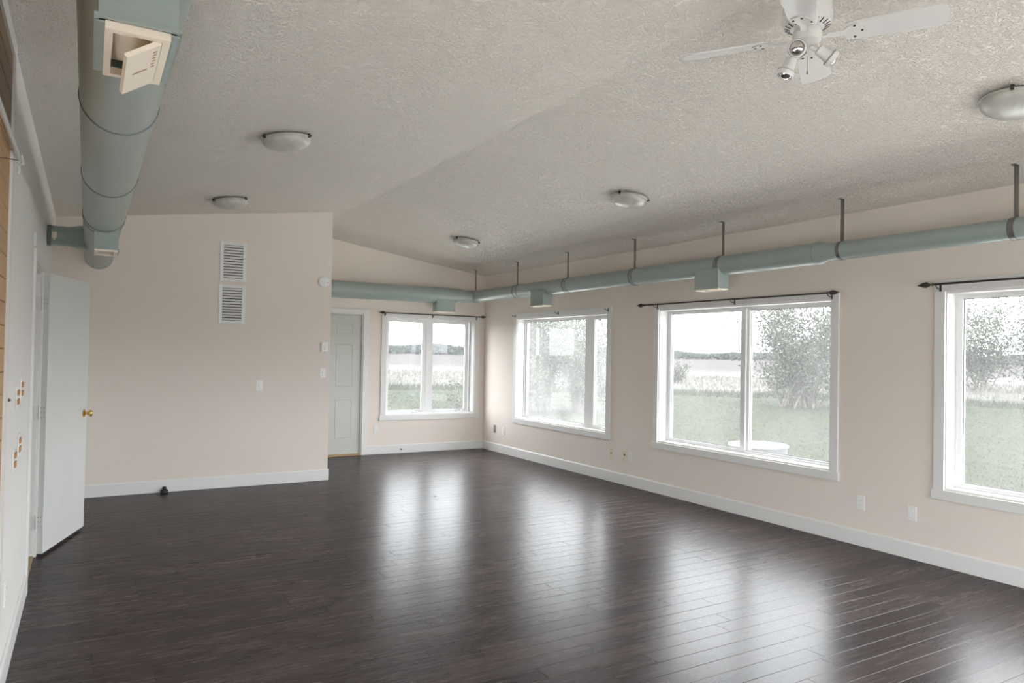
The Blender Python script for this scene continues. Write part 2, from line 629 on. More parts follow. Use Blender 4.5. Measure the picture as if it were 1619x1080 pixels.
def grid_wall(mb, to3, sb, zb, holes, d0, d1):
    """solid wall on a grid of breaks (s, z), leaving the holes open; to3(s, z, d) -> point"""
    def solid(i, j):
        if i < 0 or j < 0 or i >= len(sb) - 1 or j >= len(zb) - 1:
            return False
        s, z = (sb[i] + sb[i + 1]) / 2, (zb[j] + zb[j + 1]) / 2
        return not any(a < s < b and c < z < d for a, b, c, d in holes)
    for i in range(len(sb) - 1):
        for j in range(len(zb) - 1):
            if not solid(i, j):
                continue
            s0, s1, z0, z1 = sb[i], sb[i + 1], zb[j], zb[j + 1]
            P = lambda s, z, d: to3(s, z, d)
            mb.quad(P(s0, z0, d0), P(s1, z0, d0), P(s1, z1, d0), P(s0, z1, d0))
            mb.quad(P(s0, z0, d1), P(s0, z1, d1), P(s1, z1, d1), P(s1, z0, d1))
            if not solid(i - 1, j): mb.quad(P(s0, z0, d0), P(s0, z1, d0), P(s0, z1, d1), P(s0, z0, d1))
            if not solid(i + 1, j): mb.quad(P(s1, z0, d0), P(s1, z0, d1), P(s1, z1, d1), P(s1, z1, d0))
            if not solid(i, j - 1): mb.quad(P(s0, z0, d0), P(s0, z0, d1), P(s1, z0, d1), P(s1, z0, d0))
            if not solid(i, j + 1): mb.quad(P(s0, z1, d0), P(s1, z1, d0), P(s1, z1, d1), P(s0, z1, d1))
    return mb


# ------------------------------------------------------------------ room shell
right_wins = [(2, 6.99, 9.145), (3, 3.912, 6.072), (4, 0.80, 2.965)]
ZW0, ZW1 = 0.572, 2.038

R3 = lambda s, z, d: (XR + d, s, z)
B3 = lambda s, z, d: (s, YB + d, z)
L3 = lambda s, z, d: (XL - d, s, z)
K3 = lambda s, z, d: (s, YR - d, z)

mb = MB()
sb = [YR - 0.2] + sorted([v for w in right_wins for v in w[1:]]) + [YB + 0.2]
grid_wall(mb, R3, sb, [GZ, ZW0, ZW1, HR], [(a, b, ZW0, ZW1) for _, a, b in right_wins], 0, 0.2)
wall_right = tag(mb.build('wall_right', 'wall'), 'long beige wall with the row of big windows', 'wall', kind='structure')

# back wall
BD0, BD1, BDT = 2.612, 3.478, 2.055      # door opening
W1A, W1B = 3.838, 5.312
mb = MB()
grid_wall(mb, B3, [XP, BD0, BD1, W1A, W1B, XR], [0.0, ZW0, ZW1, BDT, 2.5],
          [(BD0, BD1, 0, BDT), (W1A, W1B, ZW0, ZW1)], 0, 0.2)
mb.prism([(XP, YB, 2.5), (XR, YB, 2.5), (XR, YB, HR), (XRIDGE, YB, HRIDGE), (XP, YB, zc(XP))], (0, 0.2, 0))
wall_back = tag(mb.build('wall_back', 'wall'), 'far beige end wall with a window and a panelled door', 'wall', kind='structure')

# partition block
mb = MB()
mb.prism([(XL - 0.14, YP, 0), (XP, YP, 0), (XP, YP, zc(XP)), (XL - 0.14, YP, zc(XL))], (0, 0.12, 0))
mb.prism([(XP - 0.12, YP + 0.12, 0), (XP, YP + 0.12, 0), (XP, YP + 0.12, zc(XP)), (XP - 0.12, YP + 0.12, zc(XP - 0.12))], (0, YB + 0.2 - YP - 0.12, 0))
wall_part = tag(mb.build('wall_partition', 'wall'), 'beige partition wall with two vent grilles', 'wall', kind='structure')

# left wall with door opening, added unseen window and pine cladding
LD0, LD1, LDT = 5.325, 6.175, 2.045
LG0, LG1, LGT = 1.25, 2.95, 1.45
PINE = 3.64
mb = MB()
grid_wall(mb, L3, [PINE, LD0, LD1, YP], [0, LDT, HL], [(LD0, LD1, 0, LDT)], 0, 0.14)
grid_wall(mb, L3, [YR - 0.2, LG0, LG1, PINE], [0, LGT, HL], [(LG0, LG1, 0, LGT)], 0.02, 0.14)
wall_left = tag(mb.build('wall_left', 'left_wall'), 'white painted wall beside the camera with an open door', 'wall', kind='structure')
# unseen closed box behind the open door, added to keep sky light out
mb = MB()
mb.box(XL - 1.5, XL - 1.4, LD0 - 0.6, YP, 0, 2.5)
mb.box(XL - 1.4, XL - 0.14, LD0 - 0.6, LD0 - 0.5, 0, 2.5)
mb.box(XL - 1.4, XL - 0.14, LD1 + 0.5, LD1 + 0.6, 0, 2.5)
mb.box(XL - 1.4, XL - 0.14, LD0 - 0.5, LD1 + 0.5, 2.4, 2.5)
mb.box(XL - 1.4, XL - 0.14, LD0 - 0.5, LD1 + 0.5, -0.1, -0.005)
tag(mb.build('wall_light_block', 'left_wall'), 'added unseen box walls behind the open white door', 'wall', kind='structure')

# rear wall behind the camera, with an unseen window added for light
mb = MB()
RG0, RG1, RGT = 0.0, 5.2, 1.75
grid_wall(mb, K3, [XL - 0.14, RG0, RG1, XR], [0, 0.05, RGT, 2.5], [(RG0, RG1, 0.05, RGT)], 0, 0.2)
mb.prism([(XL - 0.14, YR, 2.5), (XR, YR, 2.5), (XR, YR, HR), (XRIDGE, YR, HRIDGE), (XL - 0.14, YR, zc(XL - 0.14))], (0, -0.2, 0))
tag(mb.build('wall_rear', 'wall'), 'beige wall behind the camera with an added wide window', 'wall', kind='structure')

# ceiling: two pitched slabs meeting at the ridge
mb = MB()
xa, xb = XL - 0.5, XR + 0.6
mb.prism([(xa, YR - 0.5, zc(xa)), (XRIDGE, YR - 0.5, HRIDGE), (XRIDGE, YR - 0.5, HRIDGE + 0.2), (xa, YR - 0.5, zc(xa) + 0.2)], (0, YB - YR + 1.0, 0))
mb.prism([(XRIDGE, YR - 0.5, HRIDGE), (xb, YR - 0.5, zc(xb)), (xb, YR - 0.5, zc(xb) + 0.2), (XRIDGE, YR - 0.5, HRIDGE + 0.2)], (0, YB - YR + 1.0, 0))
tag(mb.build('ceiling', 'ceiling'), 'rough stippled vaulted ceiling with a shallow ridge', 'ceiling', kind='structure')

# floor with individual planks
mb = MB().box(XL - 0.14, XR + 0.2, YR - 0.2, YB + 0.2, -0.2, -0.012)
floor = tag(mb.build('floor', 'subfloor'), 'dark glossy grey brown plank floor', 'floor', kind='structure')
PW = 0.118
plank_cache = {}


def plank_geo(mbb, x0, x1, y0, y1, z):
    c = 0.0016
    i = len(mbb.v)
    mbb.v += [(x0, y0, -0.012), (x1, y0, -0.012), (x1, y1, -0.012), (x0, y1, -0.012),
              (x0, y0, z - c), (x1, y0, z - c), (x1, y1, z - c), (x0, y1, z - c),
              (x0 + c, y0 + c, z), (x1 - c, y0 + c, z), (x1 - c, y1 - c, z), (x0 + c, y1 - c, z)]
    for q in ((8, 9, 10, 11), (4, 5, 9, 8), (5, 6, 10, 9), (6, 7, 11, 10), (7, 4, 8, 11), (0, 1, 5, 4), (1, 2, 6, 5), (2, 3, 7, 6), (3, 0, 4, 7)):
        mbb.f.append(tuple(i + k for k in q))


spots = []
y = YR
while y < YB - 0.002:
    y1 = min(y + PW, YB)
    x = XL - 0.01
    xend = XR if y + PW / 2 > YR else XR
    xs = XL
    if y > YP + 0.05:
        xs = XP
    x = xs
    first = True
    while x < xend - 0.002:
        ln = random.choice((0.95, 1.21, 1.21, 1.38, 1.6))
        if first:
            ln = random.choice((0.35, 0.6, 0.85, 1.1, 1.38))
            first = False
        x1 = min(x + ln, xend)
        if xend - x1 < 0.25:
            x1 = xend
        spots.append((x, x1, y, y1))
        x = x1
    y = y1
near = sorted([s for s in spots if s[3] > 1.45 and s[1] > (0.0 if s[2] > 2.6 else 1.2)], key=lambda s: s[2])[:300]
nearset = set(near)
for (x0, x1, y0, y1) in near:
    ln, wd = round(x1 - x0, 3), round(y1 - y0, 3)
    me = plank_cache.get((ln, wd))
    if me is None:
        pm = MB()
        plank_geo(pm, -ln / 2, ln / 2, -wd / 2 + 0.0003, wd / 2 - 0.0003, 0)
        me = bpy.data.meshes.new('plank')
        me.from_pydata(pm.v, [], pm.f)
        me.materials.append(M['plank'])
        plank_cache[(ln, wd)] = me
    o = bpy.data.objects.new('plank', me)
    col.objects.link(o)
    o.parent = floor
    o.location = ((x0 + x1) / 2, (y0 + y1) / 2, random.uniform(-0.0005, 0.0001))
    o.rotation_euler = (random.uniform(-0.0015, 0.0015), random.uniform(-0.0004, 0.0004), 0)
mb = MB()
for s in spots:
    if s not in nearset:
        plank_geo(mb, s[0], s[1], s[2] + 0.0003, s[3] - 0.0003, random.uniform(-0.0005, 0.0001))
o = mb.build('plank_field', 'plank', floor)
o['kind'] = 'stuff'

# baseboards
BH, BT = 0.128, 0.014


def base_profile(mbb, a, b, n):
    """baseboard from a to b, n = direction into the room"""
    a, b, n = Vector(a), Vector(b), Vector(n)
    up = Vector((0, 0, 1))
    poly = [a, a + n * BT, a + n * BT + up * (BH - 0.012), a + n * 0.006 + up * BH, a + up * BH]
    mbb.prism(poly, b - a)


mb = MB(); base_profile(mb, (XR, YR, 0.001), (XR, YB, 0.001), (-1, 0, 0))
tag(mb.build('baseboard_right', 'white'), 'white baseboard under the row of windows', 'baseboard', kind='structure')
mb = MB(); base_profile(mb, (BD1 + 0.09, YB, 0.001), (XR - BT, YB, 0.001), (0, -1, 0))
tag(mb.build('baseboard_back', 'white'), 'short white baseboard under the far window', 'baseboard', kind='structure')
mb = MB(); base_profile(mb, (XL, YP, 0.001), (XP + BT, YP, 0.001), (0, -1, 0)); base_profile(mb, (XP, YP, 0.001), (XP, YB, 0.001), (1, 0, 0))
tag(mb.build('baseboard_partition', 'white'), 'white baseboard along the partition wall', 'baseboard', kind='structure')
mb = MB(); base_profile(mb, (XL, PINE, 0.001), (XL, LD0 - 0.075, 0.001), (1, 0, 0)); base_profile(mb, (XL, LD1 + 0.075, 0.001), (XL, YP - BT, 0.001), (1, 0, 0))
tag(mb.build('baseboard_left', 'white'), 'white baseboard in front of the open door', 'baseboard', kind='structure')

# pine boards on the near part of the left wall
bh = 0.094
z = 0.0
k = 0
while z < 2.70:
    z1 = min(z + bh, 2.72)
    y0 = LG1 + 0.08 if z < LGT + 0.08 else YR + 0.02
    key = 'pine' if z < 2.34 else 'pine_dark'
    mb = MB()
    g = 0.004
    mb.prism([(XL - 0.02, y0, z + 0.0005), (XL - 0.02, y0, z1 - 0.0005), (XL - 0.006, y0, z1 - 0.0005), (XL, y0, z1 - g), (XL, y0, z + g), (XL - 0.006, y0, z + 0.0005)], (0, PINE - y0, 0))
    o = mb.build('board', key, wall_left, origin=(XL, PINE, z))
    z = z1
    k += 1
mb = MB().box(XL, XL + 0.010, PINE - 0.02, PINE + 0.045, 0.0, HL - 0.002)
mb.box(XL, XL + 0.010, YR + 0.02, PINE - 0.02, 2.715, HL - 0.002)
tag(mb.build('trim_1', 'white'), 'white edge trim framing the pine boards', 'trim', kind='structure')


# ------------------------------------------------------------------ windows
def wbox(mbb, to3, s0, s1, z0, z1, d0, d1, b=0.002):
    p, q = to3(s0, z0, d0), to3(s1, z1, d1)
    mbb.bbox(min(p[0], q[0]), max(p[0], q[0]), min(p[1], q[1]), max(p[1], q[1]), min(p[2], q[2]), max(p[2], q[2]), b)
    return mbb


def make_window(n, to3, s0, s1, z0, z1, ztop, so0, so1, panes, label, glass='glass', zbot=0.496, cranks=()):
    """s0..s1, z0..z1 = clear opening; so0/so1/zbot/ztop = outside of the casing; panes = (a, b, sash width, sash depth offset)"""
    root = thing('window_%d' % n, to3((s0 + s1) / 2, z0, 0), label, 'window', kind='structure')
    t = 0.018
    wbox(MB(), to3, so0, s0 + 0.004, z0 - 0.004, z1 + 0.004, -t, -0.0005).build('casing', 'white', root)
    wbox(MB(), to3, s1 - 0.004, so1, z0 - 0.004, z1 + 0.004, -t, -0.0005).build('casing', 'white', root)
    wbox(MB(), to3, so0 - 0.004, so1 + 0.004, z1 + 0.004, ztop, -t - 0.003, -0.0005).build('casing', 'white', root)
    wbox(MB(), to3, so0 - 0.014, so1 + 0.014, zbot, z0 - 0.004, -t - 0.005, -0.0005).build('casing', 'white', root)
    D = 0.115
    mb = MB()
    wbox(mb, to3, s0, s0 + 0.012, z0, z1, 0.0, D, 0.001)
    wbox(mb, to3, s1 - 0.012, s1, z0, z1, 0.0, D, 0.001)
    wbox(mb, to3, s0 + 0.012, s1 - 0.012, z1 - 0.012, z1, 0.0, D, 0.001)
    wbox(mb, to3, s0 + 0.012, s1 - 0.012, z0, z0 + 0.012, 0.0, D, 0.001)
    mb.build('reveal', 'white', root)
    # outer vinyl frame
    fw = 0.030
    mb = MB()
    wbox(mb, to3, s0, s0 + fw, z0, z1, D, 0.195)
    wbox(mb, to3, s1 - fw, s1, z0, z1, D, 0.195)
    wbox(mb, to3, s0 + fw, s1 - fw, z1 - fw, z1, D, 0.195)
    wbox(mb, to3, s0 + fw, s1 - fw, z0, z0 + fw, D, 0.195)
    mb.build('window_frame', 'vinyl', root)
    for i, (a, b, sw, dd) in enumerate(panes):
        za, zb2 = z0 + fw, z1 - fw
        mb = MB()
        wbox(mb, to3, a - sw, a, za, zb2, D + dd, D + dd + 0.045)
        wbox(mb, to3, b, b + sw, za, zb2, D + dd, D + dd + 0.045)
        wbox(mb, to3, a, b, zb2 - sw * 0.55, zb2, D + dd, D + dd + 0.045)
        wbox(mb, to3, a, b, za, za + sw * 0.55, D + dd, D + dd + 0.045)
        sash = mb.build('sash', 'vinyl', root)
        mb = MB()
        sp = 0.006
        for (p0, p1, q0, q1) in ((a, a + sp, za + sw * 0.55, zb2 - sw * 0.55), (b - sp, b, za + sw * 0.55, zb2 - sw * 0.55), (a + sp, b - sp, za + sw * 0.55, za + sw * 0.55 + sp), (a + sp, b - sp, zb2 - sw * 0.55 - sp, zb2 - sw * 0.55)):
            wbox(mb, to3, p0, p1, q0, q1, D + dd + 0.014, D + dd + 0.017, 0.0005)
        mb.build('glazing_seal', 'grey_plate', sash)
        mb = MB()
        c = D + dd + 0.022
        mb.quad(to3(a, za, c), to3(b, za, c), to3(b, zb2, c), to3(a, zb2, c))
        mb.build('pane', glass, sash)
    for (sm0, sm1) in [(panes[i][1] + panes[i][2], panes[i + 1][0] - panes[i + 1][2]) for i in range(len(panes) - 1)]:
        if sm1 - sm0 > 0.004:
            wbox(MB(), to3, sm0, sm1, z0 + fw, z1 - fw, D, 0.19).build('mullion', 'vinyl', root)
    for (sc, sgn) in cranks:
        mb = MB()
        wbox(mb, to3, sc - 0.05, sc + 0.05, z0 + 0.0125, z0 + 0.034, 0.072, 0.113, 0.006)
        cr = mb.build('crank_base', 'vinyl', root)
        mb = MB()
        mb.tube([to3(sc, z0 + 0.036, 0.09), to3(sc, z0 + 0.046, 0.08), to3(sc + sgn * 0.05, z0 + 0.046, 0.066), to3(sc + sgn * 0.10, z0 + 0.036, 0.06)], 0.006, 8)
        mb.build('crank_handle', 'steel', cr)
    return root


make_window(1, B3, W1A, W1B, ZW0, ZW1, 2.088, 3.7595, 5.3937,
            [(3.925, 4.475, 0.055, 0.005), (4.650, 5.215, 0.055, 0.005)], 'two-pane casement window in the far end wall beside the panelled door', cranks=((5.12, -1), (4.37, 1)))
make_window(2, R3, 6.99, 9.145, ZW0, ZW1, 2.118, 6.9162, 9.2155,
            [(7.070, 7.410, 0.048, 0.0), (7.63, 9.085, 0.028, 0.02)], 'window with one wide pane and one narrow casement, farthest on the long wall', glass='dusty_veiled_glass', cranks=((7.16, -1),))
make_window(3, R3, 3.912, 6.072, ZW0, ZW1, 2.083, 3.8374, 6.1408,
            [(3.975, 4.915, 0.032, 0.02), (5.015, 6.008, 0.032, 0.005)], 'two-pane sliding window looking onto the round white well lid')
make_window(4, R3, 0.80, 2.965, ZW0, ZW1, 2.129, 0.73, 3.0383,
            [(0.865, 1.83, 0.032, 0.02), (1.93, 2.905, 0.032, 0.005)], 'window at the right edge of the view, nearest the camera')
make_window(5, K3, RG0, RG1, 0.05, RGT, 1.82, RG0 - 0.07, RG1 + 0.07,
            [(0.085, 1.67, 0.05, 0.005), (1.79, 3.41, 0.05, 0.005), (3.53, 5.115, 0.05, 0.005)], 'added unseen low window behind the camera, letting in extra daylight', zbot=0.01)  # unseen window, added to brighten the room from behind
make_window(6, L3, LG0, LG1, 0.03, LGT, LGT + 0.08, LG0 - 0.07, LG1 + 0.07,
            [(LG0 + 0.085, 2.04, 0.05, 0.005), (2.16, LG1 - 0.085, 0.05, 0.005)], 'added unseen low window beside the camera, letting in extra daylight', zbot=0.005)  # second unseen window, added for more daylight from the left

# ------------------------------------------------------------------ doors


def panel_ring(mbb, to3, s0, s1, z0, z1, d, k=1.0):
    """raised panel with sunk bevelled border; d = direction sign handled by to3"""
    e = 0.022
    i = len(mbb.v)
    for (a, b, c2, e2, dd) in ((s0, s1, z0, z1, 0.0), (s0 + e * 0.35, s1 - e * 0.35, z0 + e * 0.35, z1 - e * 0.35, 0.004), (s0 + e, s1 - e, z0 + e, z1 - e, -0.001), (s0 + 2.1 * e, s1 - 2.1 * e, z0 + 2.1 * e, z1 - 2.1 * e, -0.005)):
        for (s, z) in ((a, c2), (b, c2), (b, e2), (a, e2)):
            mbb.v.append(to3(s, z, d - dd * k))
    for r in range(3):
        for q in range(4):
            q2 = (q + 1) % 4
            mbb.f.append((i + r * 4 + q, i + r * 4 + q2, i + (r + 1) * 4 + q2, i + (r + 1) * 4 + q))
    mbb.f.append(tuple(i + 12 + q for q in range(4)))
    return mbb


def six_panels(parent, to3, s0, s1, z0, front, mat, k=1.0):
    w = s1 - s0
    st = 0.115
    cs = w - 2 * st - 0.105
    for a, b in ((s0 + st, s0 + st + cs / 2), (s1 - st - cs / 2, s1 - st)):
        for zz0, zz1 in ((z0 + 0.24, z0 + 0.80), (z0 + 0.98, z0 + 1.60), (z0 + 1.735, z0 + 1.90)):
            panel_ring(MB(), to3, a, b, zz0, zz1, front, k).build('panel', mat, parent)


door1 = thing('door_1', (BD0 + 0.43, YB, 0), 'pale six-panel door in the far wall beside the partition corner', 'door', kind='structure')
mb = MB()
wbox(mb, B3, BD0 + 0.012, BD1 - 0.016, 0.022, BDT - 0.016, 0.03, 0.07)
leaf = mb.build('door_leaf', 'door', door1)
six_panels(leaf, B3, BD0 + 0.012, BD1 - 0.016, 0.022, 0.0295, 'door')
mb = MB()
wbox(mb, B3, BD1 - 0.012, BD1 - 0.0005, 0, BDT - 0.0005, 0.002, 0.15)
wbox(mb, B3, BD0 + 0.0005, BD0 + 0.008, 0, BDT - 0.0005, 0.002, 0.15)
wbox(mb, B3, BD0 + 0.008, BD1 - 0.012, BDT - 0.012, BDT - 0.0005, 0.002, 0.15)
wbox(mb, B3, BD0 + 0.008, BD1 - 0.012, 0.0, BDT - 0.012, 0.075, 0.15)
mb.build('jamb', 'white', door1)
wbox(MB(), B3, BD1 + 0.004, BD1 + 0.087, 0.001, BDT + 0.075, -0.018, -0.0005).build('casing', 'white', door1)
wbox(MB(), B3, XP + 0.016, BD0 - 0.004, 0.001, BDT + 0.075, -0.018, -0.0005).build('casing', 'white', door1)
wbox(MB(), B3, BD0 - 0.004, BD1 + 0.004, BDT + 0.004, BDT + 0.075, -0.018, -0.0005).build('casing', 'white', door1)
wbox(MB(), B3, BD0 + 0.008, BD1 - 0.012, 0.0005, 0.02, -0.02, 0.074).build('threshold', 'oak', door1)
for hz in (0.25, 1.02, 1.79):
    mb = MB()
    mb.lathe((BD1 - 0.014, YB + 0.022, hz), (0, 0, 1), [(0, 0.006), (0.09, 0.006)], 10)
    mb.build('hinge', 'steel', door1, smooth=True)
mb = MB()
mb.lathe((BD0 + 0.07, YB + 0.03, 0.95), (0, -1, 0), [(0, 0.03), (0.006, 0.03), (0.012, 0.011), (0.03, 0.011), (0.038, 0.024), (0.055, 0.027), (0.064, 0.018)], 16)
mb.build('door_knob', 'brass', door1, smooth=True)

# open door on the left wall
door2 = thing('door_2', (XL, LD1, 0), 'white door standing open against the left wall', 'door', kind='structure')
t = 0.016
wbox(MB(), L3, LD0 - 0.072, LD0 - 0.004, 0.001, LDT + 0.068, -t, -0.0005).build('casing', 'white', door2)
wbox(MB(), L3, LD1 + 0.004, LD1 + 0.072, 0.001, LDT + 0.068, -t, -0.0005).build('casing', 'white', door2)
wbox(MB(), L3, LD0 - 0.004, LD1 + 0.004, LDT + 0.004, LDT + 0.068, -t, -0.0005).build('casing', 'white', door2)
mb = MB()
wbox(mb, L3, LD0 + 0.0005, LD0 + 0.014, 0, LDT - 0.0005, 0.001, 0.139)
wbox(mb, L3, LD1 - 0.014, LD1 - 0.0005, 0, LDT - 0.0005, 0.001, 0.139)
wbox(mb, L3, LD0 + 0.014, LD1 - 0.014, LDT - 0.014, LDT - 0.0005, 0.001, 0.139)
wbox(mb, L3, LD1 - 0.026, LD1 - 0.014, 0, LDT - 0.014, 0.05, 0.085)
mb.build('jamb', 'white', door2)
wbox(MB(), L3, LD0 + 0.014, LD1 - 0.014, 0.0005, 0.016, 0.0, 0.13).build('threshold', 'oak', door2)
# leaf: local frame at hinge, swung back towards the wall
hx, hy = XL + 0.030, LD1 + 0.008
ang = math.radians(17.6)
ld = Vector((math.sin(ang), math.cos(ang), 0))      # along the leaf away from the hinge
ln_ = Vector((math.cos(ang), -math.sin(ang), 0))    # towards the room
DW, DT, DZ0, DZ1 = 0.835, 0.045, 0.022, 2.042
org = Vector((hx, hy, 0))


def D3(s, z, d):
    p = org + ld * (s + 0.004) + ln_ * (DT / 2 - d)
    return (p.x, p.y, z)


mb = MB().obox(org + ld * (0.004 + DW / 2) + Vector((0, 0, (DZ0 + DZ1) / 2)), ld * DW / 2, ln_ * (DT / 2), Vector((0, 0, (DZ1 - DZ0) / 2)))
leaf2 = mb.build('door_leaf', 'leaf_door', door2)
six_panels(leaf2, D3, 0, DW, DZ0, -0.0004, 'leaf_door', 0.3)
for hz in (0.20, 0.985, 1.77):
    mb = MB()
    mb.lathe((XL + 0.010, hy - 0.006, hz), (0, 0, 1), [(0, 0.007), (0.1, 0.007)], 10)
    c = org + ln_ * 0.0 + Vector((0, 0, hz + 0.05)) + ld * 0.0028
    mb.obox(c, ln_ * 0.021, ld * 0.0014, Vector((0, 0, 0.05)))
    mb.box(XL - 0.045, XL - 0.002, LD1 - 0.0165, LD1 - 0.0142, hz, hz + 0.1)
    hg = mb.build('hinge', 'hinge', door2, smooth=True)
    for dz in (0.018, 0.05, 0.082):
        for dx in (-0.010, 0.009):
            p = org + ln_ * dx + Vector((0, 0, hz + dz)) + ld * 0.0014
            MB().lathe(p, -ld, [(0, 0.0042), (0.0016, 0.003)], 8).build('screw', 'steel', hg)
kp = org + ld * (DW - 0.062) + Vector((0, 0, 0.965))
knob_prof = [(0, 0.033), (0.005, 0.033), (0.010, 0.020), (0.014, 0.012), (0.030, 0.012), (0.036, 0.020), (0.044, 0.027), (0.056, 0.028), (0.064, 0.020), (0.067, 0.010)]
for sgn in (1, -1):
    mb = MB()
    mb.lathe(kp + ln_ * sgn * (DT / 2), ln_ * sgn, knob_prof, 20)
    mb.build('door_knob', 'brass', door2, smooth=True)

# ------------------------------------------------------------------ ducts
DZ = 2.388


def half_round_box(mbb, c0, ax, ay, hx_, hy_, zb_, zt_):
    mbb.obox((c0[0], c0[1], (zb_ + zt_) / 2), Vector(ax) * hx_, Vector(ay) * hy_, (0, 0, (zt_ - zb_) / 2))


def register(parent, cx, cy, along, zb_, grille=True):
    """sheet-metal boot under a duct with a small cream register in its mouth"""
    ax, ay = (Vector((1, 0, 0)), Vector((0, 1, 0))) if along == 'x' else (Vector((0, 1, 0)), Vector((-1, 0, 0)))
    LH, WH = 0.15, 0.07
    mb = MB()
    zt_ = DZ - 0.03
    for s in (-1, 1):
        c = Vector((cx, cy, (zb_ + zt_) / 2)) + ax * s * (LH - 0.001)
        mb.obox(c, ax * 0.001, ay * WH, (0, 0, (zt_ - zb_) / 2))
        c = Vector((cx, cy, (zb_ + zt_) / 2)) + ay * s * (WH - 0.001)
        mb.obox(c, ax * (LH - 0.002), ay * 0.001, (0, 0, (zt_ - zb_) / 2))
    for s in (-1, 1):   # folded lip around the mouth
        mb.obox(Vector((cx, cy, zb_ + 0.004)) + ax * s * (LH + 0.0035), ax * 0.0035, ay * (WH + 0.007), (0, 0, 0.004))
        mb.obox(Vector((cx, cy, zb_ + 0.004)) + ay * s * (WH + 0.0035), ax * LH, ay * 0.0035, (0, 0, 0.004))
    box = mb.build('register_box', 'duct', parent)
    if grille:
        mb = MB()
        for s in (-1, 1):
            mb.obox(Vector((cx, cy, zb_ - 0.004)) + ax * s * (LH - 0.014), ax * 0.012, ay * (WH - 0.003), (0, 0, 0.007))
            mb.obox(Vector((cx, cy, zb_ - 0.004)) + ay * s * (WH - 0.014), ax * (LH - 0.026), ay * 0.011, (0, 0, 0.007))
        for i in range(7):
            mb.obox(Vector((cx, cy, zb_ - 0.001)) + ax * (-LH + 0.026 + (i + 0.5) * (2 * LH - 0.052) / 7), ax * 0.012 + Vector((0, 0, 0.004)), ay * (WH - 0.025), (0, 0, 0.0012))
        mb.build('register_grille', 'cream', box)
    return box


def duct_section(parent, p0, p1, ra, rb=None, name='duct_section', n=40, bead=True):
    rb = ra if rb is None else rb
    p0, p1 = Vector(p0), Vector(p1)
    L_ = (p1 - p0).length
    if rb == ra:
        prof = [(0, ra), (L_, rb)]
    else:
        prof = [(0, ra), (L_ * 0.2, ra), (L_ * 0.75, rb), (L_, rb)]
    o = MB().lathe(p0, p1 - p0, prof, n, caps=False).build(name, 'duct', parent, smooth=True)
    if bead:
        MB().lathe(p1 - (p1 - p0).normalized() * 0.006, p1 - p0, [(0, rb * 0.999), (0.001, rb + 0.003), (0.011, rb + 0.003), (0.012, rb * 0.999)], n, caps=False).build('seam_band', 'duct_band', o, smooth=True)
    return o


# left duct
XD, RD = 0.080, 0.123
duct_l = thing('air_duct', (XD, 4.0, DZ - RD), 'large round blue-green duct hanging overhead beside the left wall', 'duct')
ys = [YR + 0.004, -0.84, 0.40, 1.63, 2.87, 4.11, 5.36, 5.50, 8.03]
for a, b in zip(ys[:-1], ys[1:]):
    duct_section(duct_l, (XD, a, DZ), (XD, b, DZ), RD, bead=(b < 8))
mb = MB().lathe((XD, 8.03, DZ), (0, 1, 0), [(-0.03, RD + 0.002), (0.0, RD + 0.002), (0.004, RD * 0.97), (0.006, 0.02)], 40)
mb.build('end_cap', 'duct', duct_l, smooth=True)
# branch to the left wall
BY = 6.80
mb = MB().lathe((XD - 0.09, BY, DZ + 0.01), (-1, 0, 0), [(0, 0.108), (0.035, 0.100), (0.13, 0.078), (0.155, 0.078), (XD - 0.09 - XL - 0.001, 0.078)], 32)
br = mb.build('branch_duct', 'duct', duct_l, smooth=True)
MB().lathe((XL + 0.03, BY, DZ + 0.01), (-1, 0, 0), [(0, 0.079), (0.002, 0.083), (0.026, 0.083), (0.028, 0.079)], 32).build('collar', 'duct_band', br, smooth=True)
mb = MB().box(XL + 0.035, XL + 0.070, BY - 0.085, BY - 0.079, DZ - 0.02, DZ + 0.03)
mb.box(XL + 0.045, XL + 0.058, BY - 0.094, BY - 0.085, DZ - 0.038, DZ + 0.01)
mb.build('damper_handle', 'cream', br)
register(duct_l, XD + 0.016, 5.59, 'y', 2.158)
# open register near the camera
rb_ = register(duct_l, XD - 0.006, 1.735, 'y', 2.150, grille=False)
gx0, gx1, gy0, gy1 = XD - 0.006 - 0.058, XD - 0.006 + 0.058, 1.595, 1.875
mb = MB()
mb.box(gx0, gx0 + 0.014, gy0, gy1, 2.136, 2.152)
mb.box(gx1 - 0.014, gx1, gy0, gy1, 2.136, 2.152)
mb.box(gx0 + 0.014, gx1 - 0.014, gy0, gy0 + 0.018, 2.136, 2.152)
mb.box(gx0 + 0.014, gx1 - 0.014, gy1 - 0.018, gy1, 2.136, 2.152)
mb.box(gx0 + 0.014, gx1 - 0.014, gy0 + 0.018, gy1 - 0.018, 2.170, 2.174)
gr = mb.build('register_grille', 'cream', rb_)
mb = MB()
fl = math.radians(34)
fdir = Vector((-math.cos(fl), 0, -math.sin(fl)))
fn = Vector((-math.sin(fl), 0, math.cos(fl)))
fc = Vector((gx1 - 0.018, (gy0 + gy1) / 2, 2.138))
mb.obox(fc + fdir * 0.037, fdir * 0.037, (0, (gy1 - gy0) / 2 - 0.02, 0), fn * 0.005)
flap = mb.build('damper_flap', 'cream', rb_)
mb = MB()
mb.obox(fc + fdir * 0.040 - fn * 0.0052, fdir * 0.016, (0, 0.003, 0), fn * 0.001)
for i in range(6):
    mb.obox(fc + fdir * 0.012 - fn * 0.0052 + Vector((0, -0.09 + i * 0.017, 0)), fdir * 0.004, (0, 0.002, 0), fn * 0.0008)
mb.build('groove', 'oak', flap)
